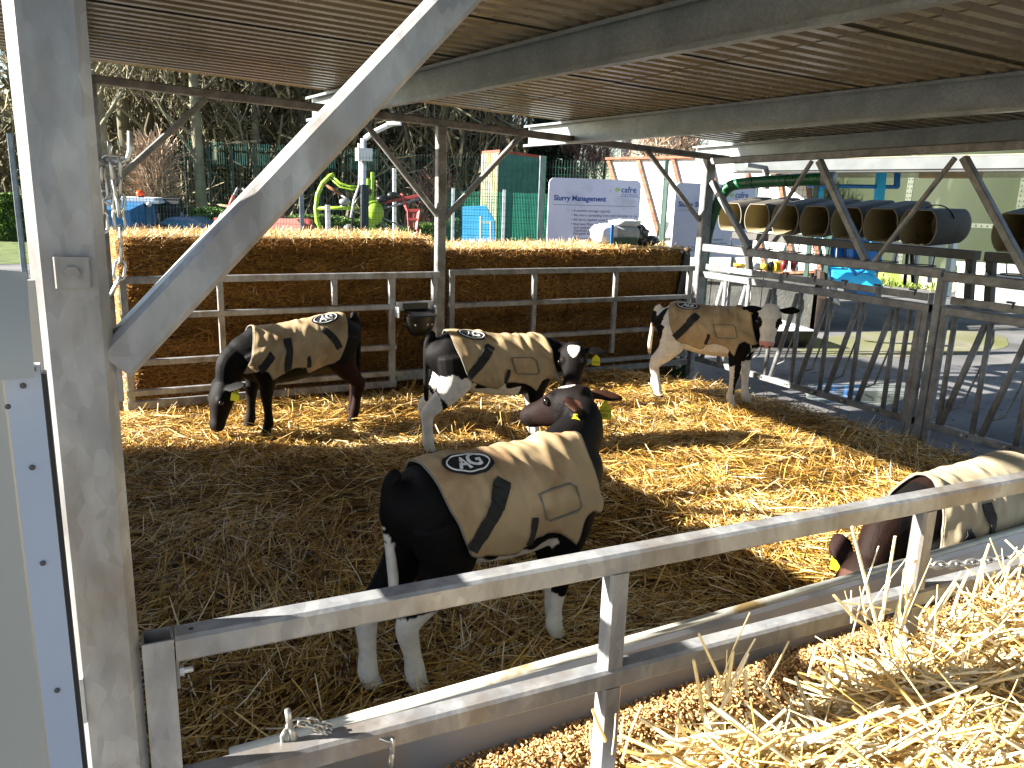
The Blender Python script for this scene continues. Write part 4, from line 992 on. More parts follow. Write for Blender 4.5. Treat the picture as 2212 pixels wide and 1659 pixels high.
# ------------------------------------------------------------------ barrel rack outside the feed barrier
def barrels():
    X = 6.40; DZ = .10
    rk = thing('barrel_rack', 'dark steel rack carrying a row of open barrels above the feed barrier', 'rack', (X, 4.0, .9))
    BARR = mat('barrel_plastic', hx('45423a'), hx('56524a'), 3, rough=.7, spec=.2, c3=hx('38342c'), s3=3)
    BIN = mat('barrel_inside', hx('a39570'), hx('b0a27c'), 2, rough=.7)
    BEAM = mat('rack_paint', hx('3c3a36'), hx('4f4d48'), 6, rough=.6, bump=.1)
    MB().beam((X+.03, 6.75, 1.235+DZ), (X+.03, 3.98, 1.235+DZ), .09, .075).build('beam', BEAM, rk); MB().beam((X+.03, 3.90, 1.235+DZ), (X+.03, 1.5, 1.235+DZ), .09, .075).build('beam', BEAM, rk)
    for y in (4.03, 3.86):
        MB().beam((X+.1, y, .92), (X+.03, y, 1.20+DZ), .07, .06, (0, 1, 0)).build('leg', BEAM, rk)
        MB().cyl((X-.005, y, 1.2), (X-.02, y, 1.2), .013, 6).build('bolt', GALVX, rk)
    MB().beam((X+.1, 6.55, .95), (X+.03, 6.55, 1.2+DZ), .07, .06, (0, 1, 0)).build('leg', BEAM, rk)
    MB().prism([(XR+.03, 3.6, .965), (X+.2, 3.75, .905), (X+.2, 4.15, .905), (XR+.03, 3.95, .965)], (0, 0, -.012)).build('bracket', BEAM, rk)
    MB().prism([(XR+.03, 6.35, .965), (X+.2, 6.45, .905), (X+.2, 6.65, .905), (XR+.03, 6.6, .965)], (0, 0, -.012)).build('bracket', BEAM, rk)
    Ys = [6.83, 6.42, 6.03, 5.65, 5.27, 4.90, 4.53, 3.70, 3.31, 2.9]
    for i, y in enumerate(Ys):
        lab = ('farthest', 'second', 'third', 'fourth', 'fifth', 'sixth', 'seventh, last before the gap,', 'first after the gap', 'second after the gap', 'last')[i]
        b = thing('plastic_barrel', 'grey brown open ended barrel on the rack, '+(lab+' from the corner post' if i < 6 else lab+' in the row'), 'barrel', (X, y, 1.28), 'barrels lying on the rack')
        n = 28; rz_, ry_ = .168, .182; L = .5
        def ring(x, k=1.0, sq=1.0):
            out = []
            for j in range(n):
                a = 2*math.pi*j/n; yy = math.sin(a)*ry_*k; zz = math.cos(a)*ry_*k*1.08
                zz = max(-.150*k, min(.150*k, zz)); out.append(Vector((x, y+yy, 1.43+DZ+zz+.18*(x-X)*(1 if i != 6 else .3))))
            return out
        o = MB(); R0, R1, R2, R3 = ring(X), ring(X+.30), ring(X+L*.9, .97), ring(X+L, .88)
        V = R0+R1+R2+R3
        F = [(q*n+j, q*n+(j+1) % n, (q+1)*n+(j+1) % n, (q+1)*n+j) for q in range(3) for j in range(n)]+[tuple(range(3*n, 4*n))]
        o.add(V, F); o.build('shell', BARR, b, True)
        o = MB(); V = ring(X+.002, .955)+ring(X+L*.85, .93); o.add(V, [(j, n+j, n+(j+1) % n, (j+1) % n) for j in range(n)]+[tuple(range(n, 2*n))]); o.build('inside', BIN, b, True, False)
        o = MB(); A, B_ = ring(X-.002, 1.0), ring(X-.002, .95); o.add(A+B_+[p+Vector((.012, 0, 0)) for p in A], [(j, (j+1) % n, n+(j+1) % n, n+j) for j in range(n)]+[(j, 2*n+j, 2*n+(j+1) % n, (j+1) % n) for j in range(n)]); o.build('rim', mat('barrel_rim', hx('6a6353'), None, rough=.6) if i == 0 else bpy.data.materials['barrel_rim'], b)
        for dy in (-.05, .05): MB().box((X+.03, y+dy, 1.2885+DZ), (.02, .03, .006)).build('slot', GALVX, b)
        if i in (0, 6): MB().tube([Vector((X+.22, y+math.sin(a)*.19, 1.46+DZ+.165*math.cos(a))) for a in np.linspace(-1.2, 2.4, 20)], .006, 6).build('strap', BLACKP, b, True)
        cz, cx = 1.135+DZ, X+.13
        MB().tube([Vector((cx+.115*math.cos(a), y+.115*math.sin(a), cz-.03)) for a in np.linspace(0, 2*math.pi, 24, endpoint=False)], .0055, 6, closed=True).build('bucket_ring', BEAM, rk, True)
        for a in (1.2, 4.6): MB().tube([(cx+.115*math.cos(a), y+.115*math.sin(a), cz-.03), (cx+.05*math.cos(a), y+.115*math.sin(a), 1.2+DZ)], .0055, 6).build('ring_stay', BEAM, rk, True)
barrels()
# ------------------------------------------------------------------ concrete base and leaning white wall
def white_wall():
    a, b = onZ(1540, 700, -.2), onZ(1750, 712, -.2); d = (b-a).normalized(); nrm = Vector((-d.y, d.x, 0))
    if nrm.y < 0: nrm = -nrm
    r = thing('concrete_block_wall', 'low grey concrete wall with damp stains behind the feed barrier', 'wall', tuple((a+b)/2))
    A = a-d*2.4; L = (b-A).length
    for k in range(5):
        p = A+d*(k*L/5); q = A+d*((k+1)*L/5-.012)
        MB().prism([p+Vector((0, 0, .0)), q, q+Vector((0, 0, .66)), p+Vector((0, 0, .66))], nrm*.9).build('concrete_panel', CONCB, r)
        MB().prism([p+Vector((0, 0, .672))-nrm*.04, q+Vector((0, 0, .672))-nrm*.04, q+Vector((0, 0, .78))-nrm*.04, p+Vector((0, 0, .78))-nrm*.04], nrm*.95).build('coping', CONCB, r)
    MB().prism([b+d*.06+Vector((0, 0, 0)), b+d*.30, b+d*.10+Vector((0, 0, .9)), b+d*.05+Vector((0, 0, .9))], nrm*.7).build('end_board', mat('dark_board', hx('2b2119'), hx('3c3026'), 5, rough=.85), r)
    w_ = thing('white_panel_wall', 'tall white panelled wall with rusty brown uprights leaning outwards', 'wall', tuple(at(1600, 590, 11.3)))
    TL, TR, BL, BR = at(1316, 348, 14.9), at(1738, 340, 13.0), at(1392, 602, 14.4), at(1772, 588, 12.6)
    WP = mat('white_sheet', hx('d2d0ca'), hx('e2e1dc'), 2, rough=.55, c3=hx('b9b6ac'), s3=3)
    pt = lambda s, t: (TL.lerp(TR, s)).lerp(BL.lerp(BR, s), t)
    nn = (TR-TL).cross(BL-TL).normalized(); nn = nn if nn.y < 0 else -nn
    ss = [0, .17, .36, .55, .72, .87, 1.0]
    for i in range(6):
        for t0, t1 in ((0, .66), (.675, 1.0)):
            P = [pt(ss[i]+.004, t0), pt(ss[i+1]-.004, t0), pt(ss[i+1]-.004, t1), pt(ss[i]+.004, t1)]
            MB().prism(P, -nn*.03).build('panel', WP, w_)
    RP = mat('rusty_paint', hx('6a3f2c'), hx('8e6048'), 9, rough=.85, bump=.2)
    for s in ss: MB().beam(pt(s, 0)+nn*.03, pt(s, 1)+nn*.03, .07, .05, nn).build('upright', RP, w_)
    for t_ in (-.012, .668, 1.0): MB().beam(pt(-.01, t_)+nn*.05, pt(1.01, t_)+nn*.05, .05, .07 if t_ < .5 else .05, nn).build('rail', RP if t_ != .668 else mat('rail_grey', hx('8f948c'), None, rough=.7), w_)
    MB().prism([pt(1.005, 0), pt(1.02, 0), pt(1.05, 1.25), pt(1.035, 1.25)], -nn*.5).build('end_plate', WP, w_)
    # yellow drive shaft and two red castors lying on the coping
    top = .64+.0
    t = thing('drive_shaft', 'yellow plastic guarded drive shaft with black cone lying on the concrete wall', 'shaft', tuple(onZ(1640, 578, .78)))
    Yl = mat('shaft_yellow', hx('b9a02a'), hx('cdb538'), 6, rough=.5)
    z0 = .85; P = lambda u, v: onZ(u, v, z0)
    MB().tube([P(1572, 573), P(1608, 575)], .035, 12).build('shaft', Yl, t, True); MB().tube([P(1608, 575), P(1640, 576)], .05, 12).build('sleeve', WHITEP, t, True)
    MB().tube([P(1640, 576), P(1658, 577)], .045, 12).build('shaft', Yl, t, True); MB().tube([P(1655, 576), P(1668, 577)], [.055, .085], 14).build('cone', BLACKP, t, True)
    MB().tube([P(1668+k*1.5, 577) for k in range(14)], [.075+(.012 if k % 2 else 0)-.001*k for k in range(14)], 14).build('bellows', Yl, t, True)
    RD = mat('castor_red', hx('6f1717'), hx('861e1e'), 8, rough=.45)
    for nm, u in (('left', 1694), ('right', 1715)):
        c = thing('castor_wheel', 'red castor wheel, '+nm+' of two beside the yellow shaft', 'castor', tuple(P(u, 584)), 'castor wheels on the concrete wall')
        p = P(u, 580)+Vector((0, 0, .05)); ax = Vector((.45, -.89, 0))
        MB().cyl(p-ax*.025, p+ax*.025, .085, 20).build('tyre', RD, c, True); MB().cyl(p-ax*.03, p+ax*.03, .035, 12).build('hub', BLACKP, c, True)
        MB().beam(p+ax*.035, p+ax*.035+Vector((-.06, -.03, -.1)), .04, .008, ax).build('fork', WHITEP, c)
white_wall()
# ------------------------------------------------------------------ signs
SIGNM = mat('sign_white', hx('b9bbcc'), hx('c3c5d4'), 2, rough=.35, c3=hx('a8aab8'), s3=3)
NAVY = mat('sign_blue', hx('1f3f86'), None, rough=.6); GREYT = mat('sign_grey_text', hx('3e4048'), None, rough=.6); LIME = mat('sign_lime', hx('93b52b'), None, rough=.6)
def sign(label, TL, TR, hgt, lines, logo, rules=(), dard=False):
    d = (TR-TL); W_ = d.length; d.normalize(); up = Vector((0, 0, 1)); nrm = d.cross(up).normalized(); nrm = nrm if nrm.y < 0 else -nrm
    r = thing('information_sign', label, 'sign', (TL.x, TL.y, -.2), 'white information signs')
    P = lambda x, y, o=0.0: TL+d*(x*W_)-up*(y*W_)+nrm*o
    hh = hgt/W_; rd = .06; pts = []
    for cx, cy, a0 in ((rd, rd, 180), (1-rd, rd, 270), (1-rd, hh-rd, 0), (rd, hh-rd, 90)):
        for k in range(6): a = R_(a0+18*k); pts.append(P(cx+rd*math.cos(a), cy+rd*math.sin(a)))
    MB().prism(pts, -nrm*.02).build('board', SIGNM, r)
    for x in (.2, .8): MB().beam(P(x, .1, -.05), Vector((P(x, 0).x, P(x, 0).y, -.2))-nrm*.05, .05, .05, nrm).build('post', GALVD, r)
    def txt(s, x, y, size, m, al='LEFT', bold=0.0, nm='lettering'):
        V, F = text_geo(s, size, al, font_bold=bold); b = MB(); b.add([P(x+q[0], y-q[1], .0025) for q in V], F); b.build(nm, m, r, False, False)
    for s, x, y, sz, m, al, bo in lines: txt(s, x, y, sz, m, al, bo)
    for x0, x1, y in rules: b = MB(); b.add([P(x0, y-.0015, .0025), P(x1, y-.0015, .0025), P(x1, y+.0015, .0025), P(x0, y+.0015, .0025)], [(0, 1, 2, 3)]); b.build('ruled_line', GREYT, r)
    lx, ly = logo
    for (rx, ry, ox, m) in ((.028, .02, 0, LIME), (.018, .014, .006, SIGNM), (.013, .010, .008, LIME)):
        b = MB(); b.add([P(lx+ox+rx*math.cos(a), ly+ry*math.sin(a), .0025+(.038-rx)*.04) for a in np.linspace(0, 2*math.pi, 28, endpoint=False)], [tuple(range(28))]); b.build('logo', m, r)
    txt('cafre', lx+.04, ly, .085, NAVY, bold=.001); txt('College of Agriculture', lx+.04, ly+.045, .02, NAVY); txt('Food & Rural Enterprise', lx+.04, ly+.065, .02, NAVY)
    if dard:
        for k in range(8):
            a = 2*math.pi*k/8; c = P(.06+.016*math.cos(a), hh-.09+.016*math.sin(a), .0025); b = MB()
            b.add([c+d*(.008*math.cos(q))*W_+up*(.008*math.sin(q))*W_ for q in np.linspace(0, 2*math.pi, 8, endpoint=False)], [tuple(range(8))]); b.build('emblem', GREYT, r)
        V, F = text_geo('DARD', .07); txt('DARD', .10, hh-.09, .07, GREYT)
    return r
g = GREYT
sign('white sign headed Slurry Management standing behind the straw bales', at(1187, 383, 11.0), at(1386, 390, 11.35), 1.2,
     [('1', .65, .115, .035, g, 'LEFT', 0), ('Slurry Management', .055, .20, .072, NAVY, 'LEFT', .002)]+[(('\u2022 ' if bl else '   ')+s, .25, y, .038, g, 'LEFT', 0) for bl, s, y in
      ((1, '6 months storage capacity', .32), (1, 'No slurry spreading from mid October to 1st February', .365), (1, 'All slurry applied using trailing shoe technology', .41), (1, 'Nutrient Management Planning (NMP)', .455),
       (0, 'Soil analyses carried out', .49), (0, 'Optimum use made of slurry', .52), (0, 'Inorganic fertiliser', .55), (1, 'All slurry separated', .60), (0, 'and the solid fraction', .635))], (.74, .10), ((.05, .96, .265),))
sign('white sign with DARD emblem partly hidden by the corner post', at(1461, 394, 9.5), at(1634, 400, 9.9), .885,
     [('Slurry Storage Tank', .045, .22, .075, NAVY, 'LEFT', .002), ('SLURRY', .3, .49, .03, g, 'LEFT', 0), ('Slurry that is not separated', .28, .58, .032, g, 'LEFT', 0), ('after the solid portion is stored', .28, .62, .032, g, 'LEFT', 0), ('3', .88, .78, .04, g, 'LEFT', 0)], (.70, .11), ((.04, .96, .28),), True)
# ------------------------------------------------------------------ feed bag and black bag on the bales
def bags():
    r = thing('feed_bag', 'crumpled white feed bag with blue stripe and green base on the bale', 'bag', (4.75, 7.0, 1.2)); Y = 7.05
    cols = [mat('bag_white', hx('c6cad2'), hx('dfe2e6'), 6, rough=.35, bump=.3, bscale=12), mat('bag_blue', hx('1d5fa8'), None, rough=.4), mat('bag_green', hx('123a24'), None, rough=.4), mat('bag_grey', hx('8d9096'), hx('a5a8ad'), 6, rough=.4)]
    def lump(c, e, seed, m, nm, par, nu=22, nv=14, crump=.18):
        b = MB()
        for j in range(nv+1):
            ph = math.pi*j/nv
            for k in range(nu):
                th = 2*math.pi*k/nu; q = Vector((math.sin(ph)*math.cos(th), math.sin(ph)*math.sin(th), math.cos(ph)))
                q = Vector([math.copysign(abs(t)**.7, t) for t in q]); f = 1+crump*(noise.noise(q*2.2+Vector((seed, 0, 0)))+.6*abs(noise.noise(q*5+Vector((seed, 3, 0)))))
                b.v.append((c[0]+q.x*e[0]*f, c[1]+q.y*e[1]*f, c[2]+max(-.95, q.z)*e[2]*f))
        for j in range(nv):
            for k in range(nu): b.f.append((j*nu+k, (j+1)*nu+k, (j+1)*nu+(k+1) % nu, j*nu+(k+1) % nu)); b.m.append(0)
        return b.build(nm, m, par, True)
    p = onY(1305, 505, Y); lump((p.x, Y, p.z), (.13, .12, .10), 1, cols[0], 'sack', r)
    p = onY(1345, 505, Y); lump((p.x, Y-.03, p.z+.0), (.17, .10, .095), 2, cols[3], 'sack', r, crump=.1)
    p = onY(1350, 482, Y); lump((p.x, Y, p.z), (.17, .11, .035), 5, cols[0], 'sack_mouth', r, crump=.35)
    p = onY(1345, 520, Y-.09); MB().box((p.x, Y-.145, p.z), (.3, .01, .07)).build('green_band', cols[2], r)
    p = onY(1316, 505, Y-.1); MB().box((p.x, Y-.15, p.z), (.03, .012, .2)).build('blue_stripe', cols[1], r)
    r2 = thing('black_bag', 'black and white speckled crumpled bag beside the feed bag', 'bag', (5.2, 7.0, 1.1)); BS = mat('speckled_bag', hx('111113'), hx('8d8f94'), 22, rough=.5, lo=.5, hi=.66, bump=.4, bscale=20)
    p = onY(1376, 508, Y); lump((p.x, Y, p.z), (.10, .1, .10), 7, BS, 'bag', r2, crump=.4); p = onY(1395, 520, Y); lump((p.x, Y-.02, p.z), (.10, .09, .05), 9, BS, 'fold', r2, crump=.4)
bags()
# ------------------------------------------------------------------ yard objects on the right
def tray():
    r = thing('shallow_tray', 'shallow pale lined black tray on the yard beyond the feed barrier', 'tray', tuple(onZ(1715, 745, -.2)))
    a, b = onZ(1636, 752, -.2), onZ(1752, 752, -.2); d = (b-a).normalized(); nn = Vector((-d.y, d.x, 0)); nn = nn if nn.y > 0 else -nn
    L = (b-a).length; W_ = 1.15; O = a
    def R(s, z, g_): return [O+d*(-g_)+nn*(-g_)+Vector((0, 0, z)), O+d*(L+g_)+nn*(-g_)+Vector((0, 0, z)), O+d*(L+g_)+nn*(W_+g_)+Vector((0, 0, z)), O+d*(-g_)+nn*(W_+g_)+Vector((0, 0, z))]
    rings = [R(0, 0, -.06), R(0, .24, .03)]; b_ = MB(); b_.add(rings[0]+rings[1], [(i, (i+1) % 4, 4+(i+1) % 4, 4+i) for i in range(4)]+[(0, 1, 2, 3)]); b_.build('outer_wall', BLACKP, r)
    rings = [R(0, .24, .05), R(0, .24, -.03), R(0, .10, -.07)]; b_ = MB(); b_.add(rings[0]+rings[1]+rings[2], [(k*4+i, k*4+(i+1) % 4, k*4+4+(i+1) % 4, k*4+4+i) for k in (0, 1) for i in range(4)]+[(8, 9, 10, 11)]); b_.build('liner', mat('tray_liner', hx('a9abae'), hx('c0c2c4'), 4, rough=.3, spec=.6), r)
tray()
def tank():
    c = Vector((27.75, 14.94, 0)); Rr = 8.0
    r = thing('slurry_tank', 'large round dull green slurry tank of bolted steel panels', 'tank', (c.x, c.y, -.2))
    TG = mat('tank_green', hx('1f2717'), hx('273019'), .8, rough=.6, spec=.2, c3=hx('4a533e'), s3=2.6, lo3=.64, hi3=.78, stretch=(1, 1, .25), rvar=.08)
    SE = mat('tank_seam', hx('343b2c'), hx('454c3c'), 8, rough=.6)
    toC = math.atan2(-c.y, -c.x); dphi = 2.7/Rr
    for k in range(-5, 6):
        a0 = toC+k*dphi-.087; a1 = a0+dphi
        for j in range(4):
            z0, z1 = -.2+1.5*j, -.2+1.5*(j+1); V = []; m = 7
            for z in (z0+.01, z1-.01):
                for i in range(m): a = a0+(a1-a0)*i/(m-1); V.append((c.x+Rr*math.cos(a), c.y+Rr*math.sin(a), z))
            MB().add(V, [(i, i+1, m+i+1, m+i) for i in range(m-1)]).build('panel', TG, r, True)
        s = MB(); q = Vector((math.cos(a0), math.sin(a0), 0)); tq = Vector((-q.y, q.x, 0))
        s.beam(c+q*(Rr+.004)+Vector((0, 0, -.2)), c+q*(Rr+.004)+Vector((0, 0, 5.8)), .17, .012, q)
        for z in np.arange(-.1, 5.7, .12):
            for o in (-.045, .045): s.ball(c+q*(Rr+.012)+tq*o+Vector((0, 0, z)), .02, 6, 4)
        s.build('bolted_seam', SE, r)
    for j in (0, 1, 2, 3):
        s = MB(); z = -.2+1.5*(j+1); pts = [c+Vector((math.cos(a), math.sin(a), 0))*(Rr+.006)+Vector((0, 0, z)) for a in np.linspace(toC-5.2*dphi, toC+6*dphi, 60)]
        for p, q in zip(pts, pts[1:]): s.box((p+q)/2, ((q-p).length*1.0, .012, .11), R=Matrix.Rotation(math.atan2((q-p).y, (q-p).x), 3, 'Z'))
        for a in np.arange(toC-5*dphi, toC+5*dphi, .016): s.ball(c+Vector((math.cos(a), math.sin(a), 0))*(Rr+.016)+Vector((0, 0, z)), .02, 6, 3)
        s.build('bolted_seam', SE, r)
    k = thing('concrete_kerb', 'mossy concrete kerb slab round the foot of the green tank', 'kerb', (c.x-6, c.y-5, -.2))
    MK = mat('mossy_kerb', hx('7c7a66'), hx('939079'), 2, rough=.95, c3=hx('5c6a2b'), s3=1.6, lo3=.45, hi3=.6, bump=.4, bscale=20)
    pts = [c+Vector((math.cos(a), math.sin(a), 0))*10.0 for a in np.linspace(toC-1.0, toC+1.0, 22)]
    for i, (p, q) in enumerate(zip(pts, pts[1:])): MB().beam(Vector((p.x, p.y, -.05)), Vector((q.x, q.y, -.05))-(q-p).normalized()*.03, .8, .3).build('slab', MK, k)
    n = 2600; a = RNG.uniform(toC-1.0, toC+1.0, n); rr = 10.0+RNG.normal(.3, .35, n); P = np.stack([c.x+rr*np.cos(a), c.y+rr*np.sin(a), np.where(np.abs(rr-10) < .4, .1, -.15)], 1); t = RNG.uniform(.6, 1.5, n)
    V, Q, T = stalk_arrays(P+np.array([0, 0, .04]), RNG.uniform(.08, .25, n), np.full(n, .03), RNG.uniform(0, 6.28, n), t, RNG.uniform(0, 1, n))
    WEED = mat('weed_green', (0, 0, 0), attr='tint', rough=.7, transl=.2, stops=[(0, hx('3d4d17')), (1, hx('7f8f35'))])
    tag(fast_mesh('weeds', V, Q, T, WEED), 'low green weeds growing along the mossy kerb', 'weeds', kind='stuff')
tank()
def blue_machine():
    BL = mat('blue_paint', hx('1866ae'), hx('2074be'), 4, rough=.42, spec=.5, c3=hx('0c3f70'), s3=3); BC = mat('blue_paint_sunlit', hx('2ab4f0'), hx('3cc0f6'), 4, rough=.4)  # the lighter blue stands in for sun on the beam and frame posts
    r = thing('blue_machine', 'blue slurry machine with beam and frame coloured as sunlit in front of the green tank', 'machine', tuple(onZ(1840, 655, -.2)))
    D = 12.4; P = lambda u, v, dd=0: at(u, v, D+dd)
    MB().prism([P(1768, 508, .6), P(1905, 520, .6), P(1905, 585, .6), P(1868, 600, .6), P(1778, 592, .6)], Vector((.7, 1.2, 0))).build('body', BL, r)
    for u in (1795, 1822, 1850): MB().prism([P(u, 520, .58), P(u+4, 520, .58), P(u+9, 596, .58), P(u+3, 596, .58)], Vector((-.05, -.1, 0))).build('rib', BL, r)
    MB().prism([P(1801, 586), P(1880, 592), P(1903, 606), P(1909, 622), P(1880, 623), P(1800, 608)], Vector((.25, .45, .12))).build('beam', BC, r)
    MB().prism([P(1874, 594), P(1882, 577), P(1888, 577), P(1893, 600)], Vector((.03, .05, 0))).build('lifting_lug', BC, r)
    MB().prism([P(1850, 624, .1), P(1905, 626, .1), P(1903, 655, .1), P(1852, 650, .1)], Vector((.3, .5, 0))).build('foot', BL, r)
    for pts, wd in (([P(1774, 345, .3), P(1765, 520, .3)], .11), ([P(1907, 345, .2), P(1889, 525, .2)], .13), ([P(1940, 345, .2), P(1937, 405, .2)], .08)):
        MB().beam(pts[0], pts[1], wd, wd*.8, (.5, .9, 0)).build('frame_post', BC if wd > .1 else BL, r)
    MB().tube([P(1745, 401, .2), P(1940, 404, .2)], .032, 10).build('frame_rail', BL, r, True)
    MB().tube([P(1846, 500, -.1), P(1838, 540, -.1), P(1836, 580, -.1), P(1850, 592, -.1), P(1864, 584, -.1), P(1868, 552, -.1), P(1866, 540, -.1)], .035, 8).build('hose', BL, r, True)
    MB().tube([P(1822, 512, -.2), P(1808, 530, -.2), P(1806, 560, -.2), P(1815, 575, -.2), P(1828, 583, -.2)], .009, 6).build('cable', GALVD, r, True)
    MB().ball(P(1826, 508, -.2), .06, 10, 6, e=(1, 1, .7)).build('white_rag', WHITEP, r, True)
blue_machine()
def white_stand():
    r = thing('white_stand', 'white tubular stand with slim legs at the foot of the tank', 'stand', tuple(onZ(1985, 660, -.2))); D = 14.3; P = lambda u, v, dd=0: at(u, v, D+dd)
    MB().beam(P(1925, 526), P(2040, 533), .08, .06).build('rail', WHITEP, r)
    for a, b in (((1985, 505), (1977, 612)), ((2015, 490), (2008, 610)), ((1937, 530), (1930, 585)), ((2026, 480), (2016, 520))): MB().cyl(P(*a), P(*b), .042, 8).build('leg', WHITEP, r, True)
    for a, b in (((1962, 528), (1954, 615)), ((1968, 528), (1972, 610))): MB().cyl(P(*a), P(*b), .03, 8).build('hose', BLACKP, r, True)
    MB().beam(P(2060, 520), P(2044, 640), .14, .1, (0, 1, 0)).build('leg', WHITEP, r)
    b = thing('white_box', 'large white plastic box at the right edge beyond the feed barrier', 'box', tuple(onZ(2190, 690, -.2))); D2 = 9.6
    q = [at(2127, 663, D2), at(2260, 680, D2), at(2260, 590, D2), at(2132, 584, D2)]; MB().prism(q, Vector((.5, .7, .02))).build('box_wall', WHITEP, b)
    MB().prism([p+Vector((0, -.02, .0)) for p in (at(2129, 590, D2-.02), at(2262, 597, D2-.02), at(2262, 588, D2-.02), at(2129, 580, D2-.02))], Vector((.55, .75, .02))).build('lid', WHITEP, b)
    p_ = thing('white_pipe', 'white plastic pipe with black bands lying beside the white box', 'pipe', tuple(at(2100, 628, 11))); 
    MB().cyl(at(2072, 620, 11), at(2150, 627, 11), .055, 12).build('pipe', WHITEP, p_, True)
    for u in (2076, 2112, 2142): MB().cyl(at(u, 620.4+(u-2072)*.09, 11), at(u+8, 621.1+(u-2072)*.09, 11), .058, 12).build('band', BLACKP, p_, True)
white_stand()
# neighbouring canopy seen beyond the side beam
def canopy():
    r = thing('neighbouring_canopy', 'neighbouring low canopy with pale purlin beyond the side beam', 'canopy', tuple(at(1900, 650, 13)))
    D = 11.0; P = lambda u, v, d: at(u, v, d)
    a, b = at(1590, 362, 12.5), at(2300, 352, 8.6)
    MB().beam(a+Vector((0, 0, .02)), b+Vector((0, 0, .02)), .10, .15).build('purlin', mat('canopy_purlin', hx('3c4142'), hx('4a4f4f'), 4, rough=.6), r); MB().beam(a+Vector((0, 0, -.075)), b+Vector((0, 0, -.075)), .12, .03).build('gutter_lip', BLACKP, r)
    MB().beam(at(1612, 356, 11.8), at(1775, 381, 12.4), .07, .06).build('beam', GALVD, r)
    for u, v0, v1 in ((1654, 345, 408), (1757, 350, 398)): MB().beam(at(u, v0, 12), at(u, v1, 12), .09, .07, (0, 1, 0)).build('hanger', GALVD, r)
    MB().beam(at(1990, 372, 11), at(2120, 372, 10.4), .12, .16).build('timber', mat('timber_pale', hx('8a7a5c'), hx('9d8c6c'), 6, rough=.8), r)
    MB().prism([a+Vector((0, 0, .1)), b+Vector((0, 0, .1)), b+Vector((4, 2.2, .0)), a+Vector((4, 2.2, 0))], (0, 0, .01)).build('roof_sheet', ROOFM, r)
    c0 = at(2112, 380, 15); MB().beam(b+Vector((4, 2.2, -2.2)), b+Vector((4, 2.2, 0)), .1, .1, (0, 1, 0)).build('post', GALVD, r); MB().beam(a+Vector((4, 2.2, -2.2)), a+Vector((4, 2.2, 0)), .1, .1, (0, 1, 0)).build('post', GALVD, r)
canopy()
# ------------------------------------------------------------------ mesh fences
MESHG = mat('fence_green', hx('0f3d30'), hx('16503f'), 5, rough=.5); POSTG = mat('fence_post_green', hx('17352c'), hx('28463b'), 5, rough=.55)
def mesh_fence(label, A, B, hgt, posts, sv=.05, sh=.10, wire=.0028, group='green mesh fence runs', post_m=None, z0=-.12, pw=.07, wm=None):
    A, B = Vector((A.x, A.y, 0)), Vector((B.x, B.y, 0)); d = (B-A); L = d.length; d.normalize(); nrm = Vector((-d.y, d.x, 0))
    r = thing('mesh_fence', label, 'fence', (A.x, A.y, -.2), group)
    ps = [0]+list(posts)+[L]
    for i in range(len(ps)-1):
        V = []; Q = []
        def bar(p, q, w_):
            dd, a, b = frame(q-p, nrm); n = len(V)
            for c in (p, q):
                for k in range(3): th = 2.094*k; V.append(tuple(c+(a*math.cos(th)+b*math.sin(th))*w_))
            for k in range(3): Q.append((n+k, n+(k+1) % 3, n+3+(k+1) % 3, n+3+k))
        s = ps[i]
        while s < ps[i+1]: bar(A+d*s+Vector((0, 0, z0)), A+d*s+Vector((0, 0, hgt)), wire); s += sv
        z = z0
        while z <= hgt: bar(A+d*ps[i]+Vector((0, 0, z)), A+d*ps[i+1]+Vector((0, 0, z)), wire*1.15); z += sh
        tag(fast_mesh('mesh_panel', V, Q, mat=wm or MESHG, parent=r), kind='stuff')
    for s in ps: MB().beam(A+d*s+Vector((0, 0, -.2)), A+d*s+Vector((0, 0, hgt+.06)), pw, pw*.8, nrm).build('post', post_m or POSTG, r)
    return r
GP = GALVX
mesh_fence('tall green mesh fence running behind the straw bales from the left edge', at(22, 300, 12.2), at(1170, 350, 13.6), 2.28, [4.3], post_m=mat('post_steel', hx('5a6468'), hx('7a8488'), 5, rough=.5, metal=.3), sh=.11)
mesh_fence('tall green mesh fence behind the information signs', at(1176, 350, 13.6), at(1440, 360, 13.5), 2.28, [], sv=.05, sh=.12)
mesh_fence('green mesh fence in front of the white panelled wall', at(1440, 400, 13.4), at(1764, 400, 12.15), 1.95, [1.5, 2.7], sv=.06, sh=.1, wire=.0032, z0=.8)
mesh_fence('lower dense green mesh fence beside the green and cream tower', at(960, 395, 17.5), at(1190, 395, 17.5), 1.72, [.2, 1.32], sv=.035, sh=.06, wire=.004, post_m=GALVX, wm=mat('fence_teal', hx('147a62'), hx('1c8c70'), 5, rough=.5))
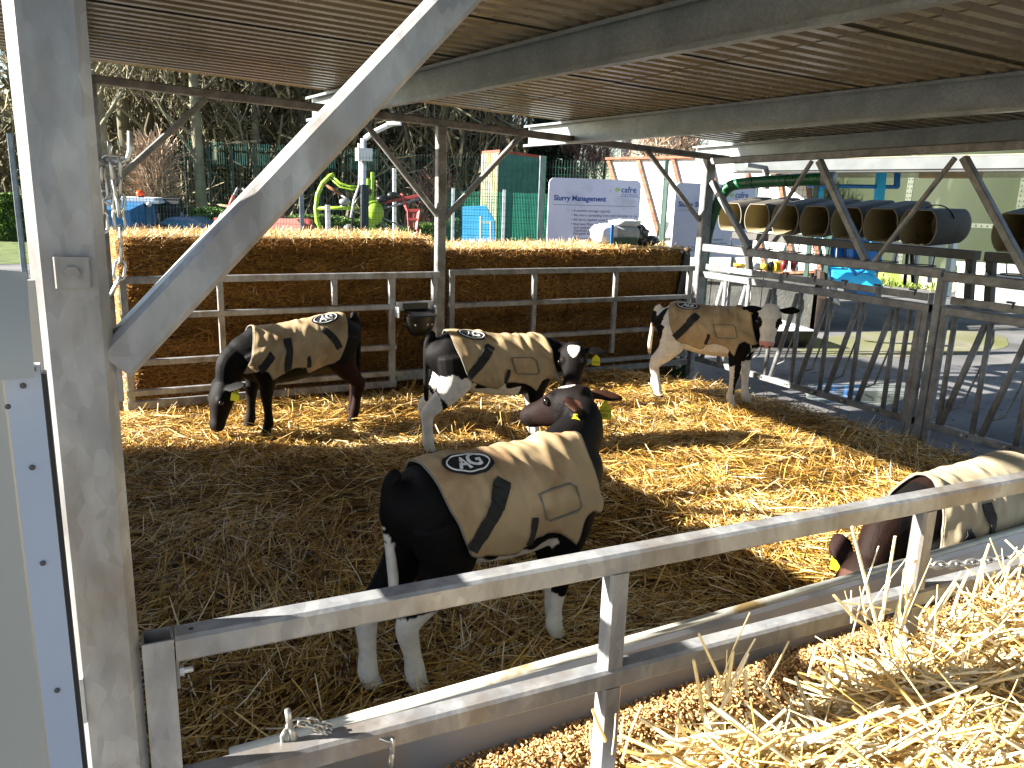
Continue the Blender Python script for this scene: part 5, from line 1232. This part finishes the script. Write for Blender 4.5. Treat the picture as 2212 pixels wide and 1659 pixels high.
def far_fence():
    A, B = at(400, 330, 24), at(830, 345, 25.5); A.z = B.z = 0; d = (B-A); L = d.length; d.normalize()
    TE = mat('mesh_block_green', hx('6fae98'), hx('8cc4b0'), 5, rough=.5)
    r = thing('far_mesh_fence', 'far green fence with added pale blocks imitating overlapping mesh along its top', 'fence', (A.x, A.y, -.2), None)
    n = 9
    for i in range(n+1): MB().beam(A+d*(i*L/n)+Vector((0, 0, -.2)), A+d*(i*L/n)+Vector((0, 0, 2.95)), .06, .06, d).build('post', POSTG, r)
    for i in range(n):
        for k, z in ((0, 2.3), (1, 2.72)):  # pale blocks added to stand in for two mesh fences overlapping
            s0 = i*L/n+.06+(0 if k == 0 else .0)
            for q in range(6):
                p = A+d*(s0+.05+q*.065); MB().beam(p+Vector((0, 0, z-.02)), p+Vector((0, 0, z+(.34 if k == 0 else .2))), .05, .015, d).build('mesh_block', TE, r)
        tag(MB().tube([A+d*(i*L/n)+Vector((0, 0, 2.25)), A+d*((i+1)*L/n)+Vector((0, 0, 2.25))], .012, 5).build('rail', POSTG, r))
far_fence()
# ------------------------------------------------------------------ vehicles and machines beyond the bales
TYRE = mat('tyre', hx('161616'), hx('222222'), 20, rough=.85); GLASS = mat('cab_glass', hx('3f7391'), hx('4c84a3'), 2, rough=.2, spec=.6)
def wheel(par, c, ax, R, wd, rimm):
    c, ax = Vector(c), Vector(ax).normalized(); _, a, b = frame(ax)
    t = MB(); t.cyl(c-ax*wd/2, c+ax*wd/2, R, 24)
    for k in range(20):
        th = 2*math.pi*k/20; p = c+(a*math.cos(th)+b*math.sin(th))*R; t.beam(p-ax*wd*.48, p+ax*wd*.48, .06, .05, p-c)
    w_ = t.build('wheel', TYRE, par); m = MB(); m.cyl(c-ax*(wd/2+.01), c+ax*(wd/2+.01), R*.55, 16); m.build('rim', rimm, w_)
def tractor():
    BLU = mat('tractor_blue', hx('1f5d8c'), hx('2a6c9c'), 4, rough=.4); WR = mat('tractor_roof', hx('c4ccd2'), hx('d4dade'), 4, rough=.4)
    c = at(288, 450, 20); c.z = 0
    r = thing('tractor', 'blue tractor with pale cab roof and orange beacon behind the bales', 'tractor', (c.x, c.y, -.2))
    f = Vector((-.25, -.97, 0)).normalized(); s = Vector((-f.y, f.x, 0)); P = lambda x, y, z: c+f*x+s*y+Vector((0, 0, z))
    zt = at(288, 437, 20).z
    z1 = zt-1.25
    cab = [(-.6, .62), (.62, .62), (.62, -.62), (-.6, -.62)]
    for x, y in cab: MB().beam(P(x, y, z1), P(x*.92, y*.9, zt), .07, .07, f).build('cab_pillar', BLU, r)
    MB().beam(P(.60, .12, z1), P(.56, .1, zt), .05, .05, f).build('cab_pillar', BLU, r)
    for k in range(4):
        (x0, y0), (x1, y1) = cab[k], cab[(k+1) % 4]; b = MB(); b.prism([P(x0*.97, y0*.97, z1), P(x1*.97, y1*.97, z1), P(x1*.89, y1*.87, zt), P(x0*.89, y0*.87, zt)], f*.01); b.build('window', GLASS, r)
    b = MB(); b.prism([P(-.72, .72, zt), P(.75, .72, zt), P(.75, -.72, zt), P(-.72, -.72, zt)], (0, 0, .06)); b.prism([P(-.6, .6, zt+.06), P(.6, .6, zt+.06), P(.6, -.6, zt+.06), P(-.6, -.6, zt+.06)], (0, 0, .07)); b.build('cab_roof', WR, r)
    for y in (.5, -.5): MB().ball(P(.74, y, zt-.03), .07, 8, 6).build('work_lamp', WHITEP, r, True)
    bc = thing('beacon', '', '', (0, 0, 0)) if False else None
    MB().cyl(P(.2, .22, zt+.13), P(.2, .22, zt+.17), .09, 10).build('beacon_base', BLACKP, r, True)
    MB().tube([P(.2, .22, zt+.17), P(.2, .22, zt+.24), P(.2, .22, zt+.30)], [.10, .10, .06], 12).build('beacon', mat('beacon_orange', hx('d4380c'), hx('e6590f'), 6, rough=.25, transl=.3), r, True)
    MB().prism([P(.6, .38, .55), P(2.1, .33, .55), P(2.1, .33, 1.05), P(.6, .4, 1.2)], -s*.76).build('bonnet', BLU, r)
    MB().prism([P(-.9, .6, .4), P(.7, .6, .4), P(.7, .6, z1), P(-.9, .6, z1)], -s*1.2).build('body', BLU, r)
    RM = mat('rim_pale', hx('b7bcc0'), None, rough=.5)
    for y in (.85, -.85): wheel(r, P(-.5, y, .55), s, .75, .4, RM); wheel(r, P(1.6, y, .25), s, .45, .3, RM)
tractor()
def car():
    c = at(420, 478, 20.5); c.z = -.2
    r = thing('parked_car', 'grey blue car whose roof shows just above the bales', 'car', tuple(c)); f = CR.copy(); f.z = 0; f.normalize(); s = Vector((-f.y, f.x, 0))
    P = lambda x, y, z: c+f*x+s*y+Vector((0, 0, z)); CM = mat('car_paint', hx('55708f'), hx('64809e'), 3, rough=.25, spec=.7)
    zt = at(417, 467, 20.5).z+.2
    prof = [(-1.5, .25), (-1.5, .62), (-.75, zt-.3), (-.4, zt-.04), (-.2, zt), (.15, zt-.01), (.35, zt-.08), (.7, zt-.3), (1.35, .6), (1.4, .25)]
    MB().prism([P(x, -.75, z) for x, z in prof], s*1.5).build('body', CM, r)
    for x in (-1.0, 1.0):
        for y in (-.72, .72): wheel(r, P(x, y, .3), s, .3, .2, GALVX)
    MB().prism([P(-.62, -.76, zt-.28), P(-.38, -.76, zt-.08), P(.3, -.76, zt-.1), P(.6, -.76, zt-.28)], s*.005).build('side_window', GLASS, r)
car()
def red_implement():
    RD = mat('implement_red', hx('9a3a32'), hx('a84c42'), 4, rough=.5, c3=hx('c98070'), s3=2); c = at(560, 480, 16); 
    r = thing('red_implement', 'faded red farm implement with two upright arms behind the bales', 'farm machine', (c.x, c.y, -.2)); D = 16; P = lambda u, v, dd=0: at(u, v, D+dd)
    back = Vector((.35, .6, 0))
    MB().prism([P(478, 497), P(500, 456), P(590, 456), P(596, 497)], back).build('hopper', RD, r); MB().prism([P(505, 497, -.1), P(512, 468, -.1), P(640, 474, -.1), P(662, 497, -.1)], back*1.1).build('hopper', mat('implement_pale_red', hx('b87a6c'), hx('b06a5e'), 3, rough=.55), r)
    MB().prism([P(462, 470), P(474, 470), P(476, 500), P(462, 500)], back*.4).build('side_plate', RD, r); MB().prism([P(655, 472), P(668, 476), P(668, 498), P(655, 498)], back*.4).build('side_plate', RD, r)
    for (a, b) in (((492, 456), (505, 422)), ((556, 458), (541, 420))): MB().beam(P(*a), P(*b), .07, .06).build('arm', RD, r)
    for (a, b) in (((505, 424), (514, 406)), ((541, 424), (524, 406))): MB().beam(P(*a), P(*b), .05, .05).build('arm', GALVD, r)
    for (u0, v0, ru, rv) in ((490, 478, 17, 22), (510, 480, 16, 22)): MB().tube([P(u0+ru*math.cos(a), v0-rv*math.sin(a), -.15) for a in np.linspace(.3, 3.4, 16)], .022, 6).build('hose', BLACKP, r, True)
    # legs to the ground
    for u in (490, 585, 640): p = P(u, 490); MB().beam(p, Vector((p.x, p.y, -.2)), .08, .08, (0, 1, 0)).build('leg', RD, r)
red_implement()
def tedder():
    LM = mat('lime_paint', hx('7fa01e'), hx('8fb02a'), 4, rough=.45); D = 15.5; P = lambda u, v, dd=0: at(u, v, D+dd); c = P(800, 470)
    r = thing('hay_tedder', 'lime green hay tedder with curved guard and tine arms behind bales', 'farm machine', (c.x, c.y, -.2))
    arc = [P(696, 500), P(685, 478), P(682, 450), P(686, 420), P(697, 396), P(713, 380), P(722, 377)]; MB().tube(arc, .045, 8).build('guard_hoop', LM, r, True)
    MB().tube([P(716, 379), P(735, 396), P(755, 403), P(773, 402)], .025, 6).build('guard_rail', LM, r, True); MB().tube([P(712, 384), P(735, 404), P(760, 410), P(773, 408)], .02, 6).build('guard_rail', LM, r, True)
    MB().tube([P(683, 450), P(770, 449)], .035, 8).build('arm', LM, r, True)
    MB().ball(P(808, 460), .19, 14, 10, e=(1, 1, 1.25)).build('gearbox', LM, r, True); MB().beam(P(801, 430), P(799, 500), .16, .14, (0, 1, 0)).build('mast', LM, r)
    for u in (794, 804): MB().beam(P(u, 428), P(u+1, 372 if u > 800 else 386), .06, .06, (0, 1, 0)).build('mast_fork', LM, r)
    for (a, b, rr) in (((830, 450), (905, 430), .025), ((825, 470), (870, 490), .02), ((770, 445), (735, 420), .02), ((820, 480), (850, 500), .02), ((775, 460), (735, 445), .018)): MB().tube([P(*a), P(*b)], rr, 6).build('tine_arm', GALVD, r, True)
    for u, v in ((848, 422), (826, 430), (745, 436), (755, 492), (790, 412)): MB().ball(P(u, v, -.05), .09, 10, 6, e=(1.3, 1, .8)).build('tine_hub', BLACKP if u > 760 else GALVD, r, True)
    MB().tube([P(735, 420), P(704, 400)], .03, 6).build('tine_arm', RUST, r, True)
    MB().tube([P(783, 420, -.2), P(772, 430, -.2), P(762, 450, -.2), P(760, 500, -.2)], .025, 6).build('hose', BLACKP, r, True)
    for u in (800, 700, 850): p = P(u, 500); MB().beam(p, Vector((p.x, p.y, -.2)), .1, .1, (0, 1, 0)).build('leg', LM, r)
    rm = thing('red_rake', 'small red rake frame standing right of the lime green tedder', 'farm machine', tuple(at(890, 520, 15.5))); RD = mat('rake_red', hx('8c2c26'), hx('9a3832'), 4, rough=.5)
    for a, b in (((868, 418), (880, 455)), ((882, 455), (884, 496)), ((906, 455), (900, 496)), ((880, 455), (906, 455)), ((881, 475), (903, 475)), ((830, 437), (905, 423))): MB().beam(P(*a), P(*b), .06, .06).build('frame_bar', RD, rm)
    for k in range(5): MB().beam(P(885+k*4, 458), P(886+k*4, 493), .025, .02, (0, 1, 0)).build('tine', RD, rm)
    for u in (884, 902): p = P(u, 495); MB().beam(p, Vector((p.x, p.y, -.2)), .05, .05, (0, 1, 0)).build('leg', RD, rm)
tedder()
def tower_and_poles():
    D = 18.5; CRM = mat('tower_cream', hx('a8a68a'), hx('b8b698'), 3, rough=.6); GRN = mat('tower_green', hx('1d5a4c'), hx('2a6d5c'), 3, rough=.5)
    a, b, c = at(1041, 333, D+.3), at(1079, 330, D), at(1166, 342, D+1.0)
    r = thing('corrugated_tower', 'green and cream corrugated tower with red top edge behind mesh fence', 'tower', (b.x, b.y, -.2))
    def face(p, q, m, nm):
        n = 30; d = (q-p); nn = Vector((d.y, -d.x, 0)).normalized(); V = []
        for z in (-.2, None):
            for i in range(n+1):
                t = p.lerp(q, i/n); V.append(Vector((t.x, t.y, t.z if z is None else z))+nn*(.03 if (i//2) % 2 else 0))
        MB().add(V, [(i, i+1, n+2+i, n+1+i) for i in range(n)]).build(nm, m, r)
    face(a, b, CRM, 'cream_side'); face(b, c, GRN, 'green_side'); d4 = a+(c-b); face(c, d4, GRN, 'green_side'); face(d4, a, CRM, 'cream_side')
    MB().prism([a, b, c, d4], (0, 0, .07)).build('red_top', mat('tower_red', hx('8d3a22'), hx('a04a2e'), 5, rough=.7), r)
    q = thing('blue_board', 'bright blue board leaning behind the green mesh fence', 'board', tuple(at(1030, 515, 18.2))); P = lambda u, v: at(u, v, 18.2)
    MB().prism([P(998, 446), P(1048, 444), P(1068, 478), P(1068, 525), P(998, 525)], Vector((.1, .15, 0))).build('sheet', mat('board_blue', hx('2f7fc0'), hx('3c8ccc'), 3, rough=.5), q)
    for a_, b_ in (((1040, 466), (1040, 520)), ((1040, 480), (1062, 480)), ((1062, 480), (1062, 520))): MB().beam(P(*a_)-Vector((.06, .1, 0)), P(*b_)-Vector((.06, .1, 0)), .05, .03, (0, 1, 0)).build('frame_bar', WHITEP, q)
    # floodlight pole
    D = 14.6; P = lambda u, v, dd=0: at(u, v, D+dd)
    p = thing('floodlight_pole', 'pale steel pole carrying a floodlight arm behind the bales', 'lamp post', (P(784, 520).x, P(784, 520).y, -.2))
    b0 = P(783, 505); MB().cyl(Vector((b0.x, b0.y, -.2)), P(785, 300), .055, 12).build('pole', GALVX, p, True)
    MB().beam(P(787, 500, -.1), P(788, 400, -.1), .14, .08, (0, 1, 0)).build('cable_box', BLACKP, p)
    MB().box(P(786, 334, -.1), (.26, .2, .22)).build('junction_box', WHITEP, p)
    MB().tube([P(775, 310, -.1), P(777, 350, -.1), P(776, 400, -.1), P(765, 430, -.1), P(758, 470, -.1)], .02, 6).build('cable', WHITEP, p, True)
    MB().tube([P(788, 300), P(805, 287), P(835, 272), P(846, 268)], .05, 10).build('arm', WHITEP, p, True); MB().beam(P(836, 268), P(866, 266), .22, .07).build('lamp_head', WHITEP, p)
    for u, v, d, l in ((332, 330, 27, 'low pale lamp post with flat head in front of the woodland, left'), (634, 292, 30, 'small round headed lamp post against the dark woodland')):
        h = at(u, v, d); t = thing('lamp_post', l, 'lamp post', (h.x, h.y, -.2), 'small lamp posts by the wood'); MB().cyl((h.x, h.y, -.2), (h.x, h.y, h.z-.1), .05, 8).build('pole', GALVX, t, True)
        MB().tube([(h.x, h.y, h.z-.1), (h.x, h.y, h.z), (h.x, h.y, h.z+.14)], [.12, .3, .28] if u < 400 else [.08, .16, .06], 12).build('lamp_head', WHITEP, t, True)
    for u, v, d, l in ((708, 443, 14.9, 'short white post in front of the tedder'), (852, 364, 20, 'slim tall white post behind the tedder')):
        h = at(u, v, d); t = tag(MB().beam((h.x, h.y, -.2), (h.x, h.y, h.z), .08, .08, (0, 1, 0)).build('white_post', WHITEP), l, 'post', 'white posts behind the bales')
tower_and_poles()
# ------------------------------------------------------------------ hedge, shrubs and woodland
def leaf_quads(P, size, rnd_dir=None, flat=1.0):
    n = len(P); d = RNG.normal(0, 1, (n, 3)); d /= np.linalg.norm(d, axis=1)[:, None]; e = np.cross(d, RNG.normal(0, 1, (n, 3))); e /= np.linalg.norm(e, axis=1)[:, None]
    s = np.asarray(size).reshape(-1, 1)*np.ones((n, 1)); V = np.stack([P-d*s*.5, P+e*s*.28, P+d*s*.5, P-e*s*.28], 1).reshape(-1, 3); Q = np.arange(4*n).reshape(-1, 4)
    return V, Q, np.repeat(RNG.uniform(0, 1, n), 4)
TWIG = mat('twig_bark', (0, 0, 0), attr='tint', rough=.85, stops=[(0, hx('403b2a')), (.5, hx('6a6248')), (1, hx('8f8464'))])
TWIGP = mat('twig_pink', (0, 0, 0), attr='tint', rough=.85, stops=[(0, hx('6f4a44')), (.5, hx('8d655c')), (1, hx('b08f80'))])
TWIGK = mat('reed_pale', (0, 0, 0), attr='tint', rough=.85, stops=[(0, hx('8a6f5a')), (.5, hx('b49a84')), (1, hx('d2bca6'))])
BARK = mat('bark', hx('4a4534'), hx('6f6850'), 3, rough=.9, bump=.5, bscale=14, stretch=(1, 1, .3), c3=hx('5c6438'), s3=1.5)
BARKP = mat('bark_pale', hx('66614f'), hx('858068'), 3, rough=.85, bump=.4, bscale=10, c3=hx('6a6a58'), s3=2)
IVY = mat('ivy_leaf', (0, 0, 0), attr='tint', rough=.6, transl=.2, stops=[(0, hx('1d2a12')), (.6, hx('33461d')), (1, hx('56682c'))])
CONI = mat('conifer_leaf', (0, 0, 0), attr='tint', rough=.7, transl=.1, stops=[(0, hx('101c12')), (.6, hx('1e3120')), (1, hx('38502f'))])
HEDGE = mat('hedge_leaf', (0, 0, 0), attr='tint', rough=.6, transl=.25, stops=[(0, hx('2b4412')), (.6, hx('47661c')), (1, hx('6f8d30'))])
def hedge():
    for i, (u0, u1, d, zt, l) in enumerate(((0, 240, 24, 1.1, 'dark clipped hedge at the left behind the tractor'), (415, 700, 21, .95, 'bright clipped green hedge behind the red implement'), (690, 990, 22, .8, 'green hedge behind the lime green tedder'), (1150, 1200, 19, .6, 'low green bush at the foot of the mesh fence post'))):
        a, b = at(u0, 440, d), at(u1, 440, d+.5); L = (b-a).length; dr = (b-a).normalized(); dr.z = 0
        r = thing('hedge', l, 'hedge', (a.x, a.y, -.2), 'hedges beyond the yard')
        n = int(1500*L); s = RNG.uniform(0, L, n); t = RNG.uniform(-.5, .5, n); z = RNG.uniform(-.2, zt, n); m = RNG.random(n) < .45; z[m] = zt-np.abs(RNG.normal(0, .05, m.sum())); f = RNG.random(n) < .5; t[f & ~m] = -.5+np.abs(RNG.normal(0, .06, (f & ~m).sum()))
        z = z+.10*np.sin(s*2.1)+.05*np.sin(s*5.3)
        P = np.stack([a.x+dr.x*s-dr.y*t, a.y+dr.y*s+dr.x*t, z], 1); V, Q, T = leaf_quads(P, RNG.uniform(.09, .16, n)); o = fast_mesh('foliage', V, Q, T, HEDGE, r); o['kind'] = 'stuff'
        b_ = MB(); b_.prism([Vector((a.x, a.y, -.2))+Vector((-dr.y, dr.x, 0))*(-.4), Vector((a.x, a.y, -.2))+dr*L+Vector((-dr.y, dr.x, 0))*(-.4), Vector((a.x, a.y, zt-.12))+dr*L+Vector((-dr.y, dr.x, 0))*(-.4), Vector((a.x, a.y, zt-.12))+Vector((-dr.y, dr.x, 0))*(-.4)], Vector((-dr.y, dr.x, 0))*.8); b_.build('hedge_core', mat('hedge_core', hx('1c2b0e'), hx('2c3f16'), 8, rough=.95) if i == 0 else bpy.data.materials['hedge_core'], r)
hedge()
def branch_tree(name, label, base, h, r0, seed, twigm, barkm, ntw=900, ivy=0, spread=1.0, group=None, lean=0.0, twl=(.3, .9), multi=1):
    rs = random.Random(seed); root = thing(name, label, 'tree', tuple(base), group); base = Vector(base); tips = []; tr = MB(); lb = MB()
    for mstem in range(multi):
        a0 = rs.uniform(0, 6.28); ln = Vector((math.cos(a0), math.sin(a0), 0))*(lean+.10*(multi > 1)+rs.uniform(0, .05)); pts = []; p = base.copy(); n = 9
        for i in range(n+1): pts.append(p.copy()); p = p+(Vector((rs.gauss(0, .05), rs.gauss(0, .05), 1))+ln)*(h/n)
        rad = [r0/(multi**.5)*(1-.85*i/n)+.012 for i in range(n+1)]; tr.tube(pts, rad, 7)
        def grow(p, d, l, r, lev):
            q = [p]; dd = d.copy(); k = 4
            for i in range(k): dd = (dd+Vector((rs.gauss(0, .12), rs.gauss(0, .12), .10))).normalized(); q.append(q[-1]+dd*l/k)
            lb.tube(q, [r*(1-.75*i/k) for i in range(k+1)], 5, caps=False); tips.extend([(x, dd, l) for x in q[1:]])
            if lev < 2:
                for _ in range(rs.choice((2, 3))):
                    i = rs.randint(1, k); e = (dd+Vector((rs.gauss(0, .7), rs.gauss(0, .7), rs.gauss(.1, .4)))).normalized(); grow(q[i], e, l*rs.uniform(.45, .7), r*.5, lev+1)
        for i in range(3, n+1):
            for _ in range(2):
                a = rs.uniform(0, 6.28); e = Vector((math.cos(a)*spread, math.sin(a)*spread, rs.uniform(.35, 1.1))).normalized(); grow(pts[i].lerp(pts[i-1], rs.random()), e, h*rs.uniform(.12, .26)*(1-.4*i/n), rad[i]*.42, 0)
    tr.build('trunk', barkm, root, True); lb.build('limbs', barkm, root, True)
    P, L, W, ya, ti = [], [], [], [], []
    for _ in range(ntw):
        x, d, l = rs.choice(tips); e = (d*.6+Vector((rs.gauss(0, .6), rs.gauss(0, .6), rs.gauss(.25, .4)))).normalized(); ll = rs.uniform(*twl)
        P.append(x+e*ll*.45+Vector((rs.gauss(0, .12), rs.gauss(0, .12), rs.gauss(0, .12)))); L.append(ll); W.append(rs.uniform(.012, .03)); ya.append(math.atan2(e.y, e.x)); ti.append(math.asin(e.z))
    V, Q, T = stalk_arrays(np.array(P), np.array(L), np.array(W), np.array(ya), np.array(ti), RNG.uniform(0, 1, len(P)), .08)
    fast_mesh('crown', V, Q, T, twigm, root)['kind'] = 'stuff'
    if ivy:
        n = ivy; i = RNG.integers(0, len(tips), n); z = RNG.uniform(0, 1, n)**1.2*h*.75; a = RNG.uniform(0, 6.28, n); rr = (.25+.35*RNG.random(n))*(1+.4*np.sin(z*2)); PP = np.stack([base.x+rr*np.cos(a), base.y+rr*np.sin(a), base.z+z], 1)
        V, Q, T = leaf_quads(PP, RNG.uniform(.10, .2, n)); fast_mesh('ivy', V, Q, T, IVY, root)['kind'] = 'stuff'
    return root
def conifer(label, base, h, r, seed, group):
    root = thing('conifer', label, 'tree', tuple(base), group); base = Vector(base); MB().tube([base, base+Vector((0, 0, h))], [.2, .02], 7).build('trunk', BARK, root, True)
    rs = np.random.default_rng(seed); n = 5200; z = rs.uniform(.08, 1, n); a = rs.uniform(0, 6.28, n); rad = r*(1-z)**.75*(.55+.45*rs.random(n)**.4)*(.8+.25*np.sin(a*3+z*25)); dz = -.25*rad*.4
    P = np.stack([base.x+rad*np.cos(a), base.y+rad*np.sin(a), base.z+z*h+dz], 1); V, Q, T = leaf_quads(P, rs.uniform(.22, .42, n)); fast_mesh('crown', V, Q, T, CONI, root)['kind'] = 'stuff'
    return root
def place(u, d): p = at(u, 420, d); return Vector((p.x, p.y, -.2))
def woods():
    g1 = 'bare trees of the woodland beyond the fence'; la = ('tall bare tree in the woodland beyond the fence', 'ivy clad bare tree in the woodland beyond the fence', 'bare pale barked tree in the woodland beyond the fence')
    protos = []
    for k in range(5):
        kind = (0, 1, 2, 0, 1)[k]
        protos.append((branch_tree('bare_tree', la[kind], (0, 0, -.2), (10.5, 9.5, 11, 9, 8)[k], (.2, .24, .18, .17, .2)[k], 50+k, TWIG, BARKP if kind == 2 else BARK, 950, ivy=(0, 1500, 0, 0, 2000)[k], group=g1, spread=.9), kind))
    spots = [(198, 22, 2), (232, 23, 2), (262, 25, 0), (150, 27, 4), (300, 29, 3), (345, 27, 0), (375, 31, 1), (410, 26, 3), (440, 24, 2), (470, 30, 0), (505, 27, 4), (535, 32, 1), (560, 26, 2), (590, 29, 0), (620, 33, 4), (650, 27, 3), (680, 31, 1), (715, 28, 0), (745, 33, 4), (770, 29, 3), (800, 34, 1), (835, 28, 4), (862, 31, 0), (890, 35, 1), (925, 29, 3), (955, 33, 4), (985, 30, 0), (1020, 34, 1), (1060, 31, 3), (1100, 33, 0), (1135, 36, 3), (110, 30, 0), (62, 36, 3), (-60, 38, 3), (1180, 38, 0), (410, 36, 4), (330, 36, 1), (690, 37, 1)]
    used = [False]*5; seen = {}
    anch = [(-60, 'far left beyond the near post'), (40, 'left of the near post by the steel fence post'), (130, 'behind the near post'), (215, 'beside the hanging chain'), (250, 'just right of the hanging chain'), (285, 'above the blue tractor cab'), (320, 'right of the tractor beacon'), (360, 'behind the low flat headed lamp post'), (395, 'above the grey blue car'), (425, 'above the left end of the bright hedge'), (460, 'above the left arm of the red implement'), (490, 'above the red implement'), (520, 'above the right arm of the red implement'), (550, 'behind the pale red hopper'), (580, 'along the upper half of the near brace'), (610, 'left of the round headed lamp post'), (640, 'behind the round headed lamp post'), (670, 'above the right end of the far green fence'), (700, 'behind the lime guard hoop'), (730, 'above the lime guard rail'), (760, 'left of the floodlight pole'), (790, 'behind the floodlight pole'), (830, 'under the floodlight head'), (862, 'above the slim tall white post'), (895, 'above the small red rake'), (930, 'left of the middle back post'), (970, 'right of the middle back post'), (1010, 'above the blue board'), (1050, 'behind the cream side of the tower'), (1090, 'behind the green side of the tower'), (1140, 'right of the corrugated tower'), (1190, 'by the tall fence post left of the sign')]
    def tree_label(u, d, kind):
        ph = min(anch, key=lambda q: abs(q[0]-u))[1]; c = ('tall bare', 'ivy clad', 'pale barked')[kind]; l = c+' woodland tree '+ph
        if l in seen: l = 'deeper '+l
        seen[l] = 1; return l
    for u, d, k in spots:
        p = place(u, d); o, kind = protos[k]
        if not used[k]: used[k] = True; o.location = p; q = o
        else: q = copy_tree(o, (0, 0, 0)); q.location = p
        q['label'] = tree_label(u, d, kind)
        q.rotation_euler = (0, 0, random.uniform(0, 6.28)); s = random.uniform(.85, 1.12); q.scale = (s, s, s)
    g2 = 'dark evergreens in the woodland'
    for i, (u, d, h, l) in enumerate(((520, 38, 12, 'dark evergreen high above the far green fence'), (880, 33, 10, 'dark evergreen left of the middle back post'), (800, 37, 11.5, 'dark evergreen behind the floodlight pole'), (1000, 31, 9.5, 'dark evergreen above the blue board'), (1048, 35, 10, 'dark evergreen behind the corrugated tower'), (1192, 34, 6.6, 'dark evergreen just right of the fence post by the Slurry Management sign'), (560, 41, 10, 'dark evergreen deep in the wood'))):
        conifer(l, place(u, d), h, 2.2, 70+i, g2)
    g3 = 'pinkish birches right of the wood'
    for i, (u, d, h, l) in enumerate(((1235, 33, 6.2, 'pinkish twigged birch behind the Slurry Management sign, left one'), (1290, 32, 6.6, 'pinkish twigged birch above the top right of the Slurry Management sign'), (1150, 38, 7.6, 'tall pinkish twigged birch behind the corrugated tower'))):
        branch_tree('birch', l, place(u, d), h, .11, 90+i, TWIGP, BARKP, 2000, group=g3, spread=1.3, multi=3, twl=(.3, .8))
    branch_tree('shrub', 'pale reed like shrub of bare stems behind the tractor', place(330, 23.5), 2.4, .05, 120, TWIGK, BARKP, 1900, group=None, multi=6, spread=.7, twl=(.4, 1.0))['category'] = 'shrub'
    branch_tree('shrub', 'reddish bare shrub beside the middle back post', place(930, 25), 2.0, .04, 121, TWIGP, BARK, 700, multi=5, spread=.7, twl=(.3, .8))['category'] = 'shrub'
    for i, (u, d) in enumerate(((1400, 24), (1450, 22), (1500, 23))):
        branch_tree('shrub', ('khaki bare bush above the left of the white wall', 'khaki bare bush above the middle of the white wall', 'khaki bare bush above the white wall by the corner post')[i], place(u, d), 4.2, .06, 130+i, TWIGK, BARK, 1600, group='khaki bushes behind the white wall', multi=6, spread=1.1, twl=(.25, .6))['category'] = 'shrub'
    pl = at(1352, 330, 26); tag(MB().cyl((pl.x, pl.y, -.2), (pl.x, pl.y, 5), .16, 10).build('utility_pole', GALVD, None, True), 'grey utility pole behind the white panelled wall', 'pole')
    # undergrowth and the deep wood as one mass
    n = 26000; u = RNG.uniform(-150, 1130, n); d = RNG.uniform(26, 50, n); z = RNG.uniform(0, 1, n)**1.3*np.interp(u, [-150, 75, 190, 700, 1000, 1130], [3, 4, 7.5, 9, 6, 3])
    f = np.array(fw); R = np.array(CR); C = np.array(CP); P = C+d[:, None]*(f+R*((u-1106)/1725.7)[:, None]); P[:, 2] = z-.2
    V, Q, T = stalk_arrays(P, RNG.uniform(.7, 2.2, n), RNG.uniform(.03, .10, n), RNG.uniform(0, 6.28, n), RNG.normal(.7, .6, n), np.clip(RNG.normal(.35, .25, n), 0, 1), .08)
    w_ = fast_mesh('deep_woodland', V, Q, T, TWIG); tag(w_, 'tangled mass of bare undergrowth and twigs deep in the wood', 'woodland', kind='stuff')
    n = 15000; u = RNG.uniform(-100, 1130, n); d = RNG.uniform(36, 54, n); cl = .5+.5*np.sin(u*.021+d*.3)*np.sin(u*.007+1); z = RNG.uniform(0, 1, n)*8*cl
    P = C+d[:, None]*(f+R*((u-1106)/1725.7)[:, None]); P[:, 2] = z-.2; V, Q, T = leaf_quads(P, RNG.uniform(.3, .7, n)); o = fast_mesh('evergreen_undergrowth', V, Q, T, mat('undergrowth_leaf_haze', (0, 0, 0), attr='tint', rough=.8, transl=.15, stops=[(0, hx('26271a')), (.6, hx('45452e')), (1, hx('66603f'))]), w_); o['kind'] = 'stuff'  # leaf colours lightened and browned to stand in for haze in the wood
woods()
